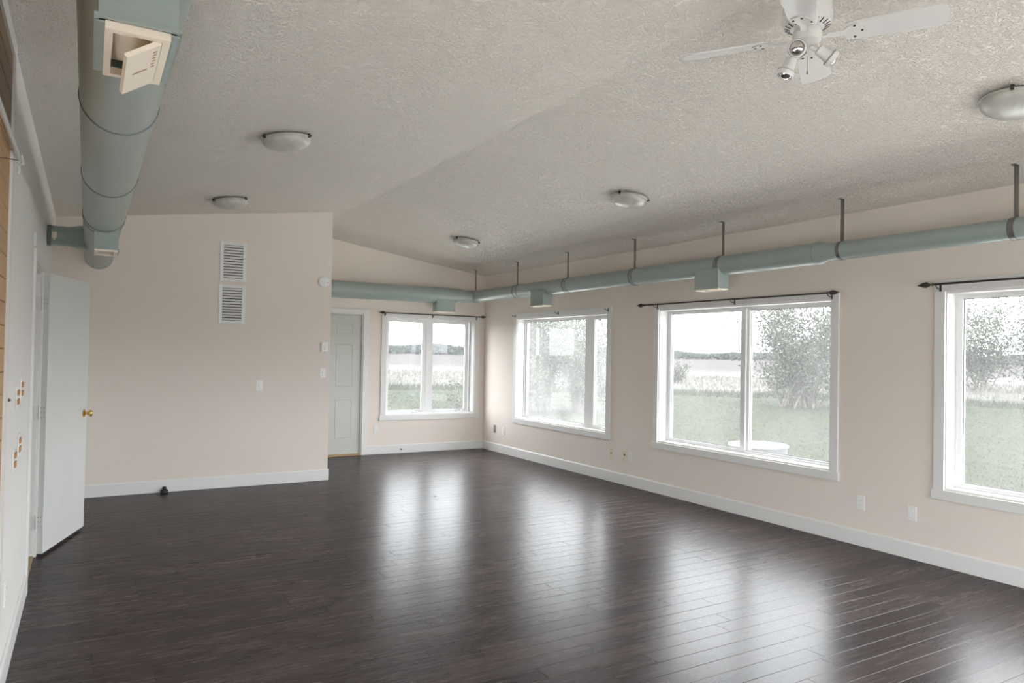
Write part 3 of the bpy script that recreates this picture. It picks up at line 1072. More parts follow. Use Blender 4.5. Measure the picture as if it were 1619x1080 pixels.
for s in (-1, 1):   # mounting flanges either side of the mouth
    mb = MB().box(XD - 0.006 + s * 0.066 - 0.008, XD - 0.006 + s * 0.066 + 0.008, 1.592, 1.878, 2.1455, 2.1485)
    mb.build('mounting_flange', 'duct', rb_)

# right-hand duct, end-wall run and elbow
XD2, R8, R6, YD2, R10 = 5.150, 0.0925, 0.072, 9.84, 0.119
duct_r = thing('air_duct', (XD2, 5.0, DZ - R8), 'long round blue-green duct strapped below the ceiling above the windows', 'duct')
hang_y = [9.84, 8.591, 7.374, 6.10, 4.83, 3.584, 2.341]
cuts = [9.74, 8.50, 7.32, 6.06, 4.86, 3.80]
for a, b in zip(cuts[:-1], cuts[1:]):
    duct_section(duct_r, (XD2, a, DZ), (XD2, b, DZ), R8)
duct_section(duct_r, (XD2, 3.80, DZ), (XD2, 3.64, DZ), R8 + 0.004, R6, name='reducer', bead=False)
cuts = [3.64, 2.36, 1.10, -0.14, YR + 0.004]
for a, b in zip(cuts[:-1], cuts[1:]):
    duct_section(duct_r, (XD2, a, DZ), (XD2, b, DZ), R6, bead=(b > -1))
# end-wall run
mb = MB()
ZB_ = 2.376
prof = [(0, R10), (4.78 - XP - 0.001, R10)]
run = MB().lathe((XP + 0.001, YD2, ZB_), (1, 0, 0), prof, 40, caps=False).build('duct_section', 'duct', duct_r, smooth=True)
MB().lathe((2.62, YD2, ZB_), (1, 0.0, 0), [(0, R10 * 0.999), (0.002, R10 + 0.003), (0.010, R10 + 0.003), (0.012, R10 * 0.999)], 40, caps=False).build('seam_band', 'duct_band', run, smooth=True)
MB().lathe((4.78, YD2, ZB_), (1, 0, 0.03), [(0, R10), (0.05, R10), (0.20, R8), (0.26, R8)], 40, caps=False).build('reducer', 'duct', duct_r, smooth=True)
pts = [(5.03, YD2, DZ - 0.004)]
for i in range(0, 7):
    a = math.pi / 2 * i / 6
    pts.append((XD2 - 0.10 + 0.10 * math.sin(a), YD2 - 0.10 + 0.10 * math.cos(a), DZ))
mb = MB().tube(pts, R8 + 0.001, 40)
mb.build('elbow', 'duct', duct_r, smooth=True)
register(duct_r, XD2 - 0.03, 4.945, 'y', 2.168)
register(duct_r, XD2 - 0.03, 7.935, 'y', 2.160)
register(duct_r, 4.60, YD2 - 0.03, 'x', 2.130)

# hangers
hang_lbl = ['galvanised strap hanger at the corner elbow of the duct', 'galvanised duct strap hanger next after the one at the corner elbow',
            'galvanised duct strap hanger above the far right-wall window', 'galvanised duct strap hanger between the two middle windows, left of the wide window',
            'galvanised duct strap hanger right beside the middle register box', 'galvanised duct strap hanger at the reducer where the duct narrows',
            'galvanised duct strap hanger at the right edge of the photo']
for yh, lb in zip(hang_y, hang_lbl):
    r = R8 if yh > 3.7 else R6
    hgr = thing('duct_hanger', (XD2, yh, DZ + r), lb, 'hanger', 'strap hangers of the right-hand duct')
    zt = zc(XD2)
    mb = MB()
    mb.box(XD2 - 0.0015, XD2 + 0.0015, yh - 0.014, yh + 0.014, DZ + r, zt - 0.004)
    mb.box(XD2 - 0.045, XD2 + 0.0015, yh - 0.014, yh + 0.014, zt - 0.006, zt - 0.0035)
    mb.build('strap', 'galv', hgr)
    mb = MB().lathe((XD2, yh - 0.014, DZ), (0, 1, 0), [(0, r + 0.0015), (0, r + 0.004), (0.028, r + 0.004), (0.028, r + 0.0015)], 40, caps=False)
    mb.build('band', 'galv', hgr, smooth=True)

# ------------------------------------------------------------------ ceiling lights


def ceiling_light(x, y, label):
    n = Vector((-(HRIDGE - HL) / (XRIDGE - XL), 0, 1)) if x < XRIDGE else Vector((-(HR - HRIDGE) / (XR - XRIDGE), 0, 1))
    n.normalize()
    c = Vector((x, y, zc(x)))
    dn = -n
    t_ = thing('ceiling_light', tuple(c + dn * 0.10), label, 'light', 'flush glass ceiling lights')
    MB().lathe(c + dn * 0.001, dn, [(0, 0.10), (0.022, 0.10), (0.024, 0.09)], 28).build('pan', 'fan', t_, smooth=True)
    prof = [(0.018, 0.164), (0.022, 0.166), (0.030, 0.158)]
    for i in range(1, 9):
        a = math.pi / 2 * i / 8
        prof.append((0.030 + 0.068 * math.sin(a), 0.158 * math.cos(a) ** 0.85 + 0.004))
    MB().lathe(c, dn, prof, 36).build('glass_shade', 'shade', t_, smooth=True)
    p = dn.cross(Vector((0, 1, 0))).normalized()
    q = dn.cross(p)
    for k in range(3):
        a = math.radians(40 + 120 * k)
        d = p * math.cos(a) + q * math.sin(a)
        tt = dn.cross(d)
        mb = MB()
        mb.obox(c + d * 0.166 + dn * 0.020, d * 0.006, tt * 0.007, dn * 0.013)
        mb.lathe(c + d * 0.171 + dn * 0.024, d, [(0, 0.006), (0.010, 0.006), (0.013, 0.003)], 8)
        mb.build('clip', 'dark', t_)
    return t_


ceiling_light(1.135, 5.0, 'flush glass ceiling light left of the ridge, the nearer of the two')
ceiling_light(1.165, 7.42, 'flush glass ceiling light above the partition wall vents')
ceiling_light(4.146, 5.0, 'flush glass ceiling light in the middle of the window-side slope')
ceiling_light(4.110, 8.142, 'small-looking flush ceiling light far back near the end-wall duct')
ceiling_light(4.23, 1.93, 'flush glass ceiling light cut by the right edge near the fan')

# ------------------------------------------------------------------ ceiling fan
FX, FY, FZ = XRIDGE, 2.005, 2.898
fan = thing('ceiling_fan', (FX, FY, FZ - 0.1), 'white four-blade ceiling fan with three spot lamps', 'fan')
MB().lathe((FX, FY, HRIDGE - 0.004), (0, 0, -1), [(0, 0.075), (0.02, 0.078), (0.06, 0.055), (0.075, 0.030), (0.10, 0.016), (0.12, 0.016)], 28).build('canopy', 'fan', fan, smooth=True)
mot = MB().lathe((FX, FY, HRIDGE - 0.11), (0, 0, -1), [(0, 0.035), (0.01, 0.075), (0.035, 0.100), (0.095, 0.104), (0.115, 0.095), (0.128, 0.068)], 32).build('motor_housing', 'fan', fan, smooth=True)
mb = MB()
for k in range(22):
    a = 2 * math.pi * k / 22
    d = Vector((math.cos(a), math.sin(a), 0))
    mb.obox(Vector((FX, FY, HRIDGE - 0.232)) + d * 0.081, d * 0.011 + Vector((0, 0, 0.0055)), Vector((-d.y, d.x, 0)) * 0.0022, (0, 0, 0.002))
mb.build('cooling_slots', 'slot', mot)
PH = -1.007
for k in range(4):
    a = PH + k * math.pi / 2
    d = Vector((math.cos(a), math.sin(a), 0))
    pitch = math.radians(13)
    side = Vector((d.y, -d.x, 0))          # clockwise edge, raised
    w = side * math.cos(pitch) + Vector((0, 0, 1)) * math.sin(pitch)
    nn = d.cross(w)
    c = Vector((FX, FY, FZ))
    outline = [(0.15, -0.050), (0.20, -0.060), (0.49, -0.070)]
    for i in range(1, 6):
        an = -math.pi / 2 + math.pi * i / 6
        outline.append((0.49 + 0.037 * math.cos(an), 0.070 * math.sin(an)))
    outline += [(0.49, 0.070), (0.20, 0.060), (0.15, 0.050)]
    mb = MB()
    mb.prism([c + d * s + w * t2 - nn * 0.003 for s, t2 in outline], nn * 0.006)
    bl = mb.build('blade', 'fan', fan)
    mb = MB()
    low = -nn if nn.z > 0 else nn
    pts = [(0.08, -0.016), (0.14, -0.014), (0.165, -0.038), (0.195, -0.046), (0.225, -0.012), (0.225, 0.012), (0.195, 0.046), (0.165, 0.038), (0.14, 0.014), (0.08, 0.016)]
    mb.prism([c + d * s + w * t2 + low * 0.0035 for s, t2 in pts], low * 0.004)
    arm = mb.build('blade_arm', 'fan', bl)
    for s, t2 in ((0.185, -0.036), (0.185, 0.036), (0.213, 0.0)):
        MB().lathe(c + d * s + w * t2 + low * 0.0076, low, [(0, 0.0055), (0.003, 0.004)], 8).build('screw', 'dark', arm)
kit = MB().lathe((FX, FY, HRIDGE - 0.236), (0, 0, -1), [(0, 0.045), (0.012, 0.055), (0.03, 0.062), (0.058, 0.055), (0.072, 0.03), (0.078, 0.008)], 28).build('light_kit', 'fan', fan, smooth=True)
kc = Vector((FX, FY, FZ - 0.035))


def spot(direction, out, label=None):
    d = Vector(direction).normalized()
    o_ = Vector(out)
    c = kc + o_
    b = MB().tube([kc + o_ * 0.2, kc + o_ * 0.75, c], 0.009, 10)
    b.lathe(c - d * 0.030, d, [(0, 0.012), (0.004, 0.024), (0.045, 0.026), (0.060, 0.030)], 24)
    sp = b.build('spot_lamp', 'fan', fan, smooth=True)
    MB().lathe(c + d * 0.028, d, [(0, 0.030), (0.003, 0.037), (0.006, 0.038)], 24, caps=False).build('lamp_rim', 'fan_ring', sp, smooth=True)
    MB().lathe(c + d * 0.034, d, [(0, 0.0375), (0.010, 0.037), (0.020, 0.033), (0.019, 0.030), (0.012, 0.030)], 24, caps=False).build('lamp_ring', 'fan', sp, smooth=True)
    MB().lathe(c + d * 0.030, d, [(0, 0.030), (0.016, 0.030), (0.026, 0.024), (0.032, 0.012), (0.034, 0.002)], 24).build('bulb', 'chrome', sp, smooth=True)


spot((-0.80, -0.52, -0.30), (-0.085, -0.020, -0.040))
spot((-0.30, 0.22, -0.92), (-0.055, 0.045, -0.080))
spot((0.68, -0.45, -0.62), (0.050, -0.045, -0.035))
mb = MB().tube([(FX - 0.012, FY - 0.012, FZ - 0.085), (FX - 0.012, FY - 0.012, FZ - 0.15)], 0.0015, 6)
mb.lathe((FX - 0.012, FY - 0.012, FZ - 0.15), (0, 0, -1), [(0, 0.002), (0.006, 0.004), (0.016, 0.003)], 8)
mb.build('pull_chain', 'steel', fan)

# ------------------------------------------------------------------ curtain rods


def finial(mbb, p, d, flat=False):
    mbb.lathe(p, d, [(0, 0.006), (0.012, 0.013), (0.020, 0.007), (0.032, 0.009), (0.055, 0.022), (0.080, 0.019), (0.108, 0.008), (0.125, 0.002)], 14)


def rod_bracket(parent, to3, s, z, dout, mat='dark'):
    mb = MB()
    wbox(mb, to3, s - 0.008, s + 0.008, z - 0.045, z + 0.004, -0.0255, -0.0225, 0.001)
    mb.tube([to3(s, z - 0.022, -0.024), to3(s, z - 0.026, -dout * 0.75), to3(s, z - 0.016, -dout), to3(s, z - 0.005, -dout - 0.010)], 0.004, 8)
    return mb.build('bracket', mat, parent)


def curtain_rod(to3, s0, s1, z, brs, label, dout=0.075, z2=None):
    z2 = z if z2 is None else z2
    root = thing('curtain_rod', to3((s0 + s1) / 2, z, -dout), label, 'curtain rod')
    dirv = (Vector(to3(s1, z2, -dout)) - Vector(to3(s0, z, -dout))).normalized()
    a, b = Vector(to3(s0, z, -dout)) + dirv * 0.12, Vector(to3(s1, z2, -dout)) - dirv * 0.12
    MB().lathe(a, dirv, [(0, 0.008), ((b - a).length, 0.008)], 14).build('rod', 'dark', root, smooth=True)
    mb = MB(); finial(mb, a, -dirv); mb.build('finial', 'dark', root, smooth=True)
    mb = MB(); finial(mb, b, dirv); mb.build('finial', 'dark', root, smooth=True)
    for s in brs:
        zz = z + (z2 - z) * (s - s0) / (s1 - s0)
        rod_bracket(root, to3, s, zz - 0.006, dout)
    return root


curtain_rod(B3, 3.70, 5.485, 2.094, (3.80, 4.57, 5.33), 'dark curtain rod above the far end-wall window', dout=0.06)
curtain_rod(R3, 3.80, 6.36, 2.086, (3.90, 4.97, 6.08), 'dark curtain rod with pointed finials above the middle wide window', z2=2.096)
curtain_rod(R3, 0.62, 3.13, 2.092, (0.76, 1.88, 2.99), 'dark curtain rod above the nearest window at the right edge')
for s, lb in ((9.17, 'left empty curtain hook on the rodless window casing'), (8.04, 'middle empty curtain hook on the rodless window casing'), (6.96, 'right empty curtain hook on the rodless window casing')):
    t_ = thing('curtain_hook', R3(s, 2.05, -0.0225), lb, 'hook', 'empty curtain hooks')
    rod_bracket(t_, R3, s, 2.098, 0.075)

# white rod above the pine boards
rod = thing('curtain_rod', (XL + 0.020, 2.5, 2.30), 'white metal rod mounted along the pine boards at the left edge', 'curtain rod')
MB().lathe((XL + 0.022, 3.74, 2.318), (0, -1, 0), [(0, 0.010), (4.9, 0.010)], 14).build('rod', 'rod_white', rod, smooth=True)
mb = MB().lathe((XL + 0.0005, 3.80, 2.322), (1, 0, 0), [(0, 0.026), (0.005, 0.024), (0.008, 0.010)], 16)
mb.tube([(XL + 0.003, 3.80, 2.322), (XL + 0.020, 3.79, 2.305), (XL + 0.036, 3.76, 2.304), (XL + 0.036, 3.735, 2.318), (XL + 0.030, 3.72, 2.332)], 0.005, 8)
mb.tube([(XL + 0.016, 3.79, 2.302), (XL + 0.020, 3.785, 2.278), (XL + 0.016, 3.78, 2.262)], 0.006, 8)
mb.build('bracket', 'rod_white', rod, smooth=True)
mb = MB().tube([(XL + 0.020, 3.72, 2.308), (XL + 0.020, 3.35, 2.232), (XL + 0.020, 3.0, 2.158), (XL + 0.02, 2.7, 2.11)], 0.0022, 6)
mb.build('cord', 'cord', rod)

# ------------------------------------------------------------------ things on the walls


def plate_on(to3, s, z, w, h, name, label, cat, mat='plate', parts='outlet', thick=0.006, group=None):
    t_ = thing(name, to3(s, z - h / 2, 0), label, cat, group)
    wbox(MB(), to3, s - w / 2, s + w / 2, z - h / 2, z + h / 2, -thick, -0.0003, 0.002).build('cover_plate', mat, t_)
    if parts == 'outlet':
        for dz in (-0.020, 0.020):
            o_ = wbox(MB(), to3, s - 0.017, s + 0.017, z + dz - 0.014, z + dz + 0.014, -thick - 0.0015, -thick + 0.001, 0.001).build('socket', mat, t_)
            mb = MB()
            for ds in (-0.006, 0.006):
                wbox(mb, to3, s + ds - 0.001, s + ds + 0.001, z + dz - 0.003, z + dz + 0.006, -thick - 0.0019, -thick - 0.0012, 0.0001)
            mb.build('slot', 'slot', o_)
    elif parts == 'switch':
        wbox(MB(), to3, s - 0.005, s + 0.005, z - 0.006, z + 0.012, -thick - 0.012, -thick + 0.001, 0.002).build('toggle', mat, t_)
        for dz in (-0.030, 0.030):
            p = Vector(to3(s, z + dz, -thick))
            MB().lathe(p, Vector(to3(s, z, -1)) - Vector(to3(s, z, 0)), [(0, 0.003), (0.001, 0.002)], 8).build('screw', 'steel', t_)
    elif parts == 'jack':
        wbox(MB(), to3, s - 0.010, s + 0.010, z - 0.004, z + 0.016, -thick - 0.002, -thick + 0.001, 0.001).build('jack', 'slot', t_)
    elif parts == 'rocker':
        wbox(MB(), to3, s - 0.017, s + 0.017, z - 0.033, z + 0.033, -thick - 0.002, -thick + 0.001, 0.001).build('insert', mat, t_)
    elif parts == 'amber':
        for dz in (-0.022, 0.022):
            wbox(MB(), to3, s - 0.040, s + 0.040, z + dz - 0.013, z + dz + 0.013, -thick - 0.006, -thick + 0.001, 0.001).build('socket', 'amber', t_)
    return t_


P3 = lambda s, z, d: (s, YP + d, z)
plate_on(P3, 1.675, 1.114, 0.07, 0.115, 'wall_switch', 'white toggle plate alone in the middle of the partition wall', 'switch', parts='switch')
plate_on(P3, 2.384, 1.253, 0.07, 0.115, 'wall_switch', 'white light switch below the thermostat at the partition corner', 'switch', parts='switch')
plate_on(B3, 3.702, 0.367, 0.07, 0.115, 'wall_outlet', 'white wall outlet under the far end-wall window', 'outlet')
plate_on(R3, 9.768, 0.35, 0.072, 0.118, 'wall_plate', 'grey metal wall plate low down by the far corner', 'plate', mat='grey_plate', parts='none')
plate_on(R3, 9.483, 0.345, 0.07, 0.115, 'wall_plate', 'faint white wall plate beside the grey plate near the corner', 'plate', parts='rocker')
plate_on(R3, 6.881, 0.337, 0.07, 0.115, 'wall_jack', 'ivory jack plate with a dark socket, left of the group of three', 'jack', mat='ivory', parts='jack')
plate_on(R3, 6.632, 0.347, 0.07, 0.115, 'wall_jack', 'ivory jack plate with a dark socket touching a white outlet plate', 'jack', mat='ivory', parts='jack')
plate_on(R3, 6.529, 0.340, 0.07, 0.115, 'wall_outlet', 'white outlet immediately right of the two ivory jacks', 'outlet')
plate_on(R3, 3.629, 0.351, 0.07, 0.115, 'wall_outlet', 'white duplex outlet between the middle and nearest windows', 'outlet')
plate_on(R3, 3.204, 0.348, 0.07, 0.115, 'wall_plate', 'white blank rocker plate left of the nearest window', 'plate', parts='rocker')
plate_on(L3, 3.93, 0.41, 0.07, 0.115, 'wall_outlet', 'white outlet low on the left wall near the bottom left corner', 'outlet', thick=0.008)
plate_on(L3, 4.30, 1.262, 0.115, 0.115, 'wall_switch', 'white plate with amber switches, upper pair, nearer one', 'switch', parts='amber', group='amber switch plates on the left wall')
plate_on(L3, 4.56, 1.290, 0.115, 0.115, 'wall_switch', 'white plate with amber switches, upper pair, one beside the door casing', 'switch', parts='amber', group='amber switch plates on the left wall')
plate_on(L3, 4.22, 0.965, 0.115, 0.115, 'wall_switch', 'white plate with amber switches, lower pair, nearer one', 'switch', parts='amber', group='amber switch plates on the left wall')
plate_on(L3, 4.50, 1.005, 0.115, 0.115, 'wall_switch', 'white plate with amber switches, lower pair, one beside the door casing', 'switch', parts='amber', group='amber switch plates on the left wall')
# small hook by the pine trim
mb = MB().lathe((XL + 0.0005, 3.86, 1.275), (1, 0, 0), [(0, 0.009), (0.003, 0.008), (0.005, 0.003), (0.007, 0.003), (0.009, 0.005)], 12)
tag(mb.build('wall_hook', 'dark', smooth=True), 'tiny dark screw hook on the left wall near the pine', 'hook')
# little box over the left door casing
t_ = thing('door_chime', (XL, 5.20, LDT + 0.075), 'small white box on the wall above the open door casing', 'chime')
MB().bbox(XL + 0.0005, XL + 0.016, 5.17, 5.23, LDT + 0.072, LDT + 0.155, 0.003).build('case', 'hinge', t_)
MB().bbox(XL + 0.016, XL + 0.018, 5.175, 5.225, LDT + 0.08, LDT + 0.147, 0.001).build('cover', 'fan', t_)

# smoke detector and thermostat
t_ = thing('smoke_detector', (2.371, YP, 2.255), 'round white smoke detector high on the partition corner', 'smoke detector')
MB().lathe((2.371, YP - 0.0005, 2.32), (0, -1, 0), [(0, 0.068), (0.010, 0.068), (0.014, 0.063), (0.034, 0.058), (0.040, 0.048), (0.042, 0.010)], 32).build('body', 'plate', t_, smooth=True)
MB().lathe((2.412, YP - 0.0375, 2.31), (0, -1, 0), [(0, 0.006), (0.004, 0.005)], 10).build('test_button', 'dark', t_)
t_ = thing('thermostat', (2.392, YP, 1.50), 'white box thermostat between smoke detector and light switch', 'thermostat')
MB().bbox(2.355, 2.429, YP - 0.030, YP - 0.0005, 1.500, 1.615, 0.006).build('case', 'plate', t_)
MB().lathe((2.392, YP - 0.030, 1.535), (0, -1, 0), [(0, 0.007), (0.004, 0.006)], 12).build('dial', 'steel', t_)

# vent grilles
for (x0, x1, z0, z1, lb) in ((1.232, 1.506, 2.258, 2.694, 'upper white louvred vent grille on the partition wall'), (1.228, 1.502, 1.792, 2.222, 'lower white louvred vent grille on the partition wall')):
    t_ = thing('vent_grille', ((x0 + x1) / 2, YP, z0), lb, 'vent', 'louvred vent grilles')
    fwx = 0.036
    mb = MB()
    for b in ((x0, x0 + fwx, z0, z1), (x1 - fwx, x1, z0, z1), (x0 + fwx, x1 - fwx, z0, z0 + fwx), (x0 + fwx, x1 - fwx, z1 - fwx, z1)):
        mb.bbox(b[0], b[1], YP - 0.010, YP - 0.0005, b[2], b[3], 0.003)
    mb.build('frame', 'plate', t_)
    MB().box(x0 + fwx, x1 - fwx, YP - 0.002, YP - 0.0006, z0 + fwx, z1 - fwx).build('backing', 'slot', t_)
    n = 12
    hh = (z1 - z0 - 2 * fwx) / n
    me0 = None
    for i in range(n):
        zz = z0 + fwx + (i + 0.5) * hh
        c = Vector(((x0 + x1) / 2, YP - 0.0085, zz))
        if me0 is None:
            mb = MB().obox(c, ((x1 - x0) / 2 - fwx, 0, 0), (0, 0.0055, -hh * 0.31), (0, 0.0008, 0.0006))
            me0 = mb.build('slat', 'plate', t_, origin=c)
        else:
            s = me0.copy(); col.objects.link(s); s.location = c - WLOC[t_.name]

# floor items
t_ = thing('door_stop', (0.735, 8.31, 0.0), 'small black rubber door stop on the floor against the partition baseboard', 'door stop')
MB().lathe((0.735, 8.318, 0.001), (0, 0, 1), [(0, 0.034), (0.006, 0.038), (0.030, 0.036), (0.040, 0.024)], 20).build('base', 'black', t_, smooth=True)
MB().lathe((0.735, 8.318, 0.041), (0, 0, 1), [(0, 0.016), (0.010, 0.020), (0.022, 0.017), (0.028, 0.006)], 16).build('bumper', 'black', t_, smooth=True)
t_ = thing('baseboard_stop', (4.091, YB - BT, 0.05), 'little dark spring stop on the far baseboard under the window', 'door stop')
MB().lathe((4.091, YB - BT - 0.0002, 0.062), (0, -1, 0), [(0, 0.014), (0.004, 0.013), (0.006, 0.006), (0.045, 0.006)], 12).build('stem', 'steel', t_, smooth=True)
MB().lathe((4.091, YB - BT - 0.045, 0.062), (0, -1, 0), [(0, 0.010), (0.012, 0.010), (0.014, 0.006)], 12).build('tip', 'black', t_, smooth=True)
for (x, y, sz, lb) in ((3.20, 6.95, 0.013, 'dry leaf scrap in the left window reflection, left one'), (3.62, 7.05, 0.011, 'dry leaf scrap in the left window reflection, right one'),
                       (4.36, 6.15, 0.011, 'dark crumb on the floor between the reflections'), (3.62, 2.39, 0.006, 'dark crumb on the floor near the bottom right')):
    mb = MB()
    n = 7
    ring = [(x + sz * (1 + 0.4 * random.random()) * math.cos(6.283 * k / n), y + 0.6 * sz * math.sin(6.283 * k / n), 0.0015 + 0.003 * random.random()) for k in range(n)]
    mb.prism(ring, (0, 0, 0.002))
    tag(mb.build('leaf_scrap', 'debris', origin=(x, y, 0)), lb, 'debris', 'scraps on the floor')

# ------------------------------------------------------------------ outside
mb = MB()
n = 30
R = 1500
mb.prism([(R * math.cos(6.2832 * k / n), R * math.sin(6.2832 * k / n), GZ) for k in range(n)], (0, 0, -0.5))
tag(mb.build('ground', 'ground', origin=(0, 0, GZ)), 'green yard running out to a pale marsh meadow', 'ground', kind='structure')

mb = MB().box(-45, 14, -50, YR - 0.3, GZ - 0.05, GZ + 0.03).box(-45, XL - 0.3, YR - 0.3, 5.0, GZ - 0.05, GZ + 0.03)
tag(mb.build('bounce_yard', 'bounce_gravel'), 'pale gravel yard added unseen behind the camera to bounce daylight inside', 'bounce_yard', kind='structure')  # unseen pale ground, added to reflect light in through the added windows

mb = MB().box(7.1, 11.0, -3.0, 14.0, GZ - 0.05, GZ + 0.03).box(XP - 3.0, 11.0, 14.0, 16.2, GZ - 0.05, GZ + 0.03)
tag(mb.build('gravel_reflector', 'reflector'), 'pale gravel path added unseen below the sills to bounce daylight onto the ceiling', 'reflector', kind='structure')  # added out of sight below the sills to throw light upward

# well lid
t_ = thing('well_cap', (9.95, 8.48, GZ), 'round white concrete well cap outside the middle window', 'well cap')
MB().lathe((9.95, 8.48, GZ + 0.031), (0, 0, 1), [(0, 0.47), (0.43, 0.47), (0.44, 0.465)], 40).build('ring', 'concrete', t_, smooth=True)
MB().lathe((9.95, 8.48, GZ + 0.471), (0, 0, 1), [(0, 0.49), (0.003, 0.495), (0.020, 0.495), (0.027, 0.485)], 40).build('lid', 'lid', t_, smooth=True)


def rand_unit(rng):
    z = rng.uniform(-1, 1)
    a = rng.uniform(0, 6.2832)
    r = math.sqrt(1 - z * z)
    return Vector((r * math.cos(a), r * math.sin(a), z))


def leaf_quad(mbb, p, d, nrm, ln, wd):
    s = d.cross(nrm)
    if s.length < 1e-4:
        return
    s.normalize()
    mbb.quad(p, p + d * ln * 0.5 + s * wd * 0.5, p + d * ln, p + d * ln * 0.5 - s * wd * 0.5)


def shrub(name, x, y, h, rad, stems, leaves, leaf, seed, label, mat='leaf', low=0.12, cat='shrub', group=None, trunk=0.05, lean=0.9):
    rng = random.Random(seed)
    root = thing(name, (x, y, GZ), label, cat, group)
    tips = []
    mb = MB()
    for k in range(stems):
        a = rng.uniform(0, 6.2832)
        b = Vector((x + rng.uniform(-.2, .2) * rad, y + rng.uniform(-.2, .2) * rad, GZ - 0.05))
        out = Vector((math.cos(a), math.sin(a), 0)) * rad * rng.uniform(0.2, lean)
        top = h * rng.uniform(0.6, 0.97)
        pts = []
        for j in range(6):
            t2 = j / 5
            pts.append(b + out * (t2 ** 1.2) + Vector((rng.uniform(-.04, .04) * rad, rng.uniform(-.04, .04) * rad, top * t2)))
        r0 = trunk * rng.uniform(0.6, 1.1)
        mb.tube(pts, [r0 * (1 - 0.82 * j / 5) for j in range(6)], 5)
        tips += pts[2:]
        for s in range(5):
            j = rng.randint(1, 4)
            p0 = pts[j]
            d = (rand_unit(rng) + Vector((0, 0, 0.7)) + out.normalized() * 0.5).normalized() * h * rng.uniform(0.12, 0.28)
            pr = [p0, p0 + d * 0.5, p0 + d]
            mb.tube(pr, [r0 * 0.35, r0 * 0.22, r0 * 0.1], 4)
            tips += [p0 + d * 0.6, p0 + d]
    mb.build('stems', 'bark', root)
    mb = MB()
    tips = [t2 for t2 in tips if t2.z > GZ + h * low]
    for k in range(leaves):
        c = rng.choice(tips)
        p = c + rand_unit(rng) * (rng.random() ** 0.6) * h * 0.13
        if p.z < GZ + h * low * 0.7:
            continue
        leaf_quad(mb, p, (rand_unit(rng) + Vector((0, 0, 0.3))).normalized(), rand_unit(rng), leaf * rng.uniform(0.6, 1.3), leaf * 0.5 * rng.uniform(0.6, 1.2))
    mb.build('foliage', mat, root)
    return root


shrub('willow_shrub', 25.0, 19.2, 4.9, 3.3, 34, 20000, 0.135, 3, 'broad grey-green willow shrub filling the right pane of the middle window')
shrub('willow_shrub', 30.5, 18.0, 5.6, 2.8, 22, 12000, 0.14, 4, 'willow shrub partly hidden behind the broad willow shrub')
shrub('leafy_tree', 12.5, 20.6, 4.5, 1.5, 20, 14000, 0.11, 5, 'leafy green tree outside the far right-wall window, left half', mat='leaf2')
shrub('leafy_tree', 13.6, 20.9, 3.6, 1.1, 16, 9000, 0.11, 36, 'leafy green tree in the middle of the wide pane of the far window', mat='leaf2', low=0.04)
shrub('leafy_tree', 14.7, 20.2, 3.9, 1.2, 18, 10000, 0.11, 6, 'leafy green tree outside the far right-wall window, right half', mat='leaf2')
shrub('leafy_tree', 16.3, 19.4, 3.0, 0.9, 11, 5000, 0.10, 16, 'low leafy bush seen through the narrow casement pane', mat='leaf2')
shrub('open_shrub', 52.0, 26.0, 7.0, 4.0, 20, 9000, 0.23, 8, 'open bare-stemmed shrub in the nearest window, left one')
shrub('open_shrub', 58.5, 23.5, 7.6, 4.2, 20, 9000, 0.25, 9, 'open bare-stemmed shrub in the nearest window, right one')
shrub('meadow_bush', 38.0, 40.5, 1.6, 1.6, 12, 1800, 0.16, 11, 'low grey bush standing in the pale marsh meadow', cat='bush')
shrub('young_sapling', 8.7, 17.2, 1.55, 0.45, 5, 260, 0.10, 12, 'young sapling with broad leaves outside the far end-wall window', mat='leaf2', cat='sapling', trunk=0.02)


def far_tree(x, y, h, w, seed, label, mat='far_leaf', group=None):
    rng = random.Random(seed)
    root = thing('far_tree', (x, y, GZ), label, 'tree', group)
    MB().tube([(x, y, GZ - 0.1), (x, y, GZ + h * 0.4)], [w * 0.05, w * 0.03], 6).build('trunk', 'bark', root)
    mb = MB()
    blobs = [(rand_unit(rng) * rng.uniform(0.1, 0.32), rng.uniform(0.22, 0.38)) for _ in range(9)]
    for k in range(900):
        c, r = rng.choice(blobs)
        u = c + rand_unit(rng) * r * rng.uniform(0.7, 1.05)
        p = Vector((x + u.x * w, y + u.y * w, max(GZ + 0.1, GZ + h * (0.5 + u.z * 0.78))))
        leaf_quad(mb, p, rand_unit(rng), rand_unit(rng), h * 0.09, h * 0.07)
    mb.build('crown', mat, root)


G = 'trees on the far horizon'
far_tree(91.0, 250, 5.0, 7, 21, 'solitary dark tree on the horizon in the left pane of the end-wall window', group=G)
far_tree(112.0, 255, 4.2, 9, 22, 'low tree clump on the horizon just left of the end-wall window mullion', group=G)
far_tree(134.0, 250, 5.8, 8, 23, 'rounded tree on the horizon just right of the end-wall window mullion', group=G)
far_tree(147.0, 255, 6.4, 8, 24, 'rounded horizon tree in the middle of the right pane of the end-wall window', group=G)
far_tree(158.0, 250, 7.2, 7.5, 25, 'tallest rounded horizon tree at the right side of the end-wall window', group=G)
far_tree(169.0, 248, 7.0, 7.5, 26, 'rounded horizon tree behind the right jamb of the end-wall window', group=G)

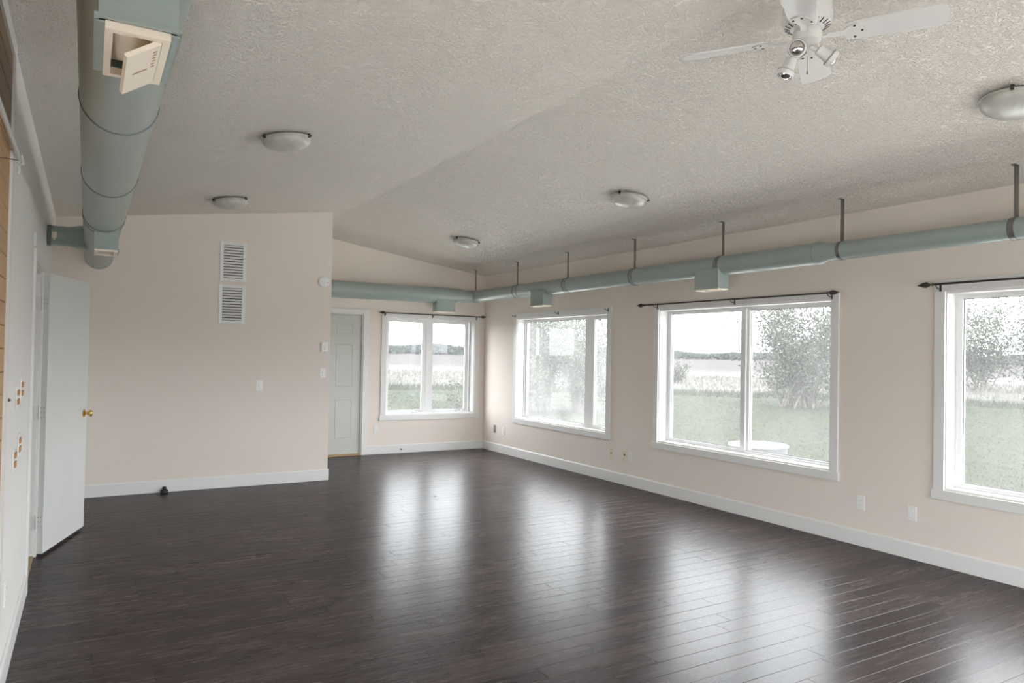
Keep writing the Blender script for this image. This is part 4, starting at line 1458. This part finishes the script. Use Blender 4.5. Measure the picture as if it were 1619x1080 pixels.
# distant forest belt: nobody could count its trees
rng = random.Random(44)
mb = MB()
for k in range(26000):
    a = rng.uniform(math.radians(-5), math.radians(100))
    rr = rng.uniform(560, 640)
    p = Vector((rr * math.cos(a), rr * math.sin(a), 0))
    hgt = 5.2 + 1.5 * math.sin(a * 23) + 0.8 * math.sin(a * 61 + 1)
    p.z = GZ + rng.uniform(0, hgt)
    leaf_quad(mb, p, Vector((0, 0, 1)), rand_unit(rng), 2.4, 2.2 + rng.random() * 4)
tag(mb.build('forest_belt', 'far_forest', origin=(0, 0, GZ)), 'thin dark forest belt along the horizon', 'forest', kind='stuff')


def grass_patch(name, count, rmin, rmax, h0, h1, mat, label, seed, wid=0.006):
    rng = random.Random(seed)
    mb = MB()
    for k in range(count):
        rr = rmin + (rmax - rmin) * rng.random() ** 0.9
        a = rng.uniform(math.radians(8), math.radians(76))
        x, y = rr * math.cos(a), rr * math.sin(a)
        if x < 11.1 and y < 16.3:
            continue
        if (x - 9.95) ** 2 + (y - 8.48) ** 2 < 0.36:
            continue
        for b in range(3):
            h = rng.uniform(h0, h1)
            d = Vector((rng.uniform(-.5, .5), rng.uniform(-.5, .5), 1)) * h
            p = Vector((x + rng.uniform(-.06, .06), y + rng.uniform(-.06, .06), GZ - 0.01))
            an = rng.uniform(0, 6.28)
            s = Vector((math.cos(an), math.sin(an), 0)) * wid * (0.6 + rr / 18)
            i = len(mb.v)
            mb.v += [tuple(p - s), tuple(p + s), tuple(p + d)]
            mb.f.append((i, i + 1, i + 2))
    me = bpy.data.meshes.new(name)
    me.from_pydata([(v[0], v[1], v[2] - GZ) for v in mb.v], [], mb.f)
    me.materials.append(M[mat])
    o = bpy.data.objects.new(name, me)
    o.location = (0, 0, GZ)
    col.objects.link(o)
    tag(o, label, 'grass', kind='stuff')


grass_patch('yard_grass', 30000, 11, 36, 0.02, 0.06, 'grass', 'rough green grass of the yard outside', 1)
grass_patch('tall_grass', 5000, 37, 42, 0.12, 0.32, 'grass', 'taller green grass fringe at the edge of the yard', 2)
grass_patch('pale_reeds', 6000, 44, 75, 0.15, 0.4, 'straw', 'pale dry reeds of the marsh meadow', 3)
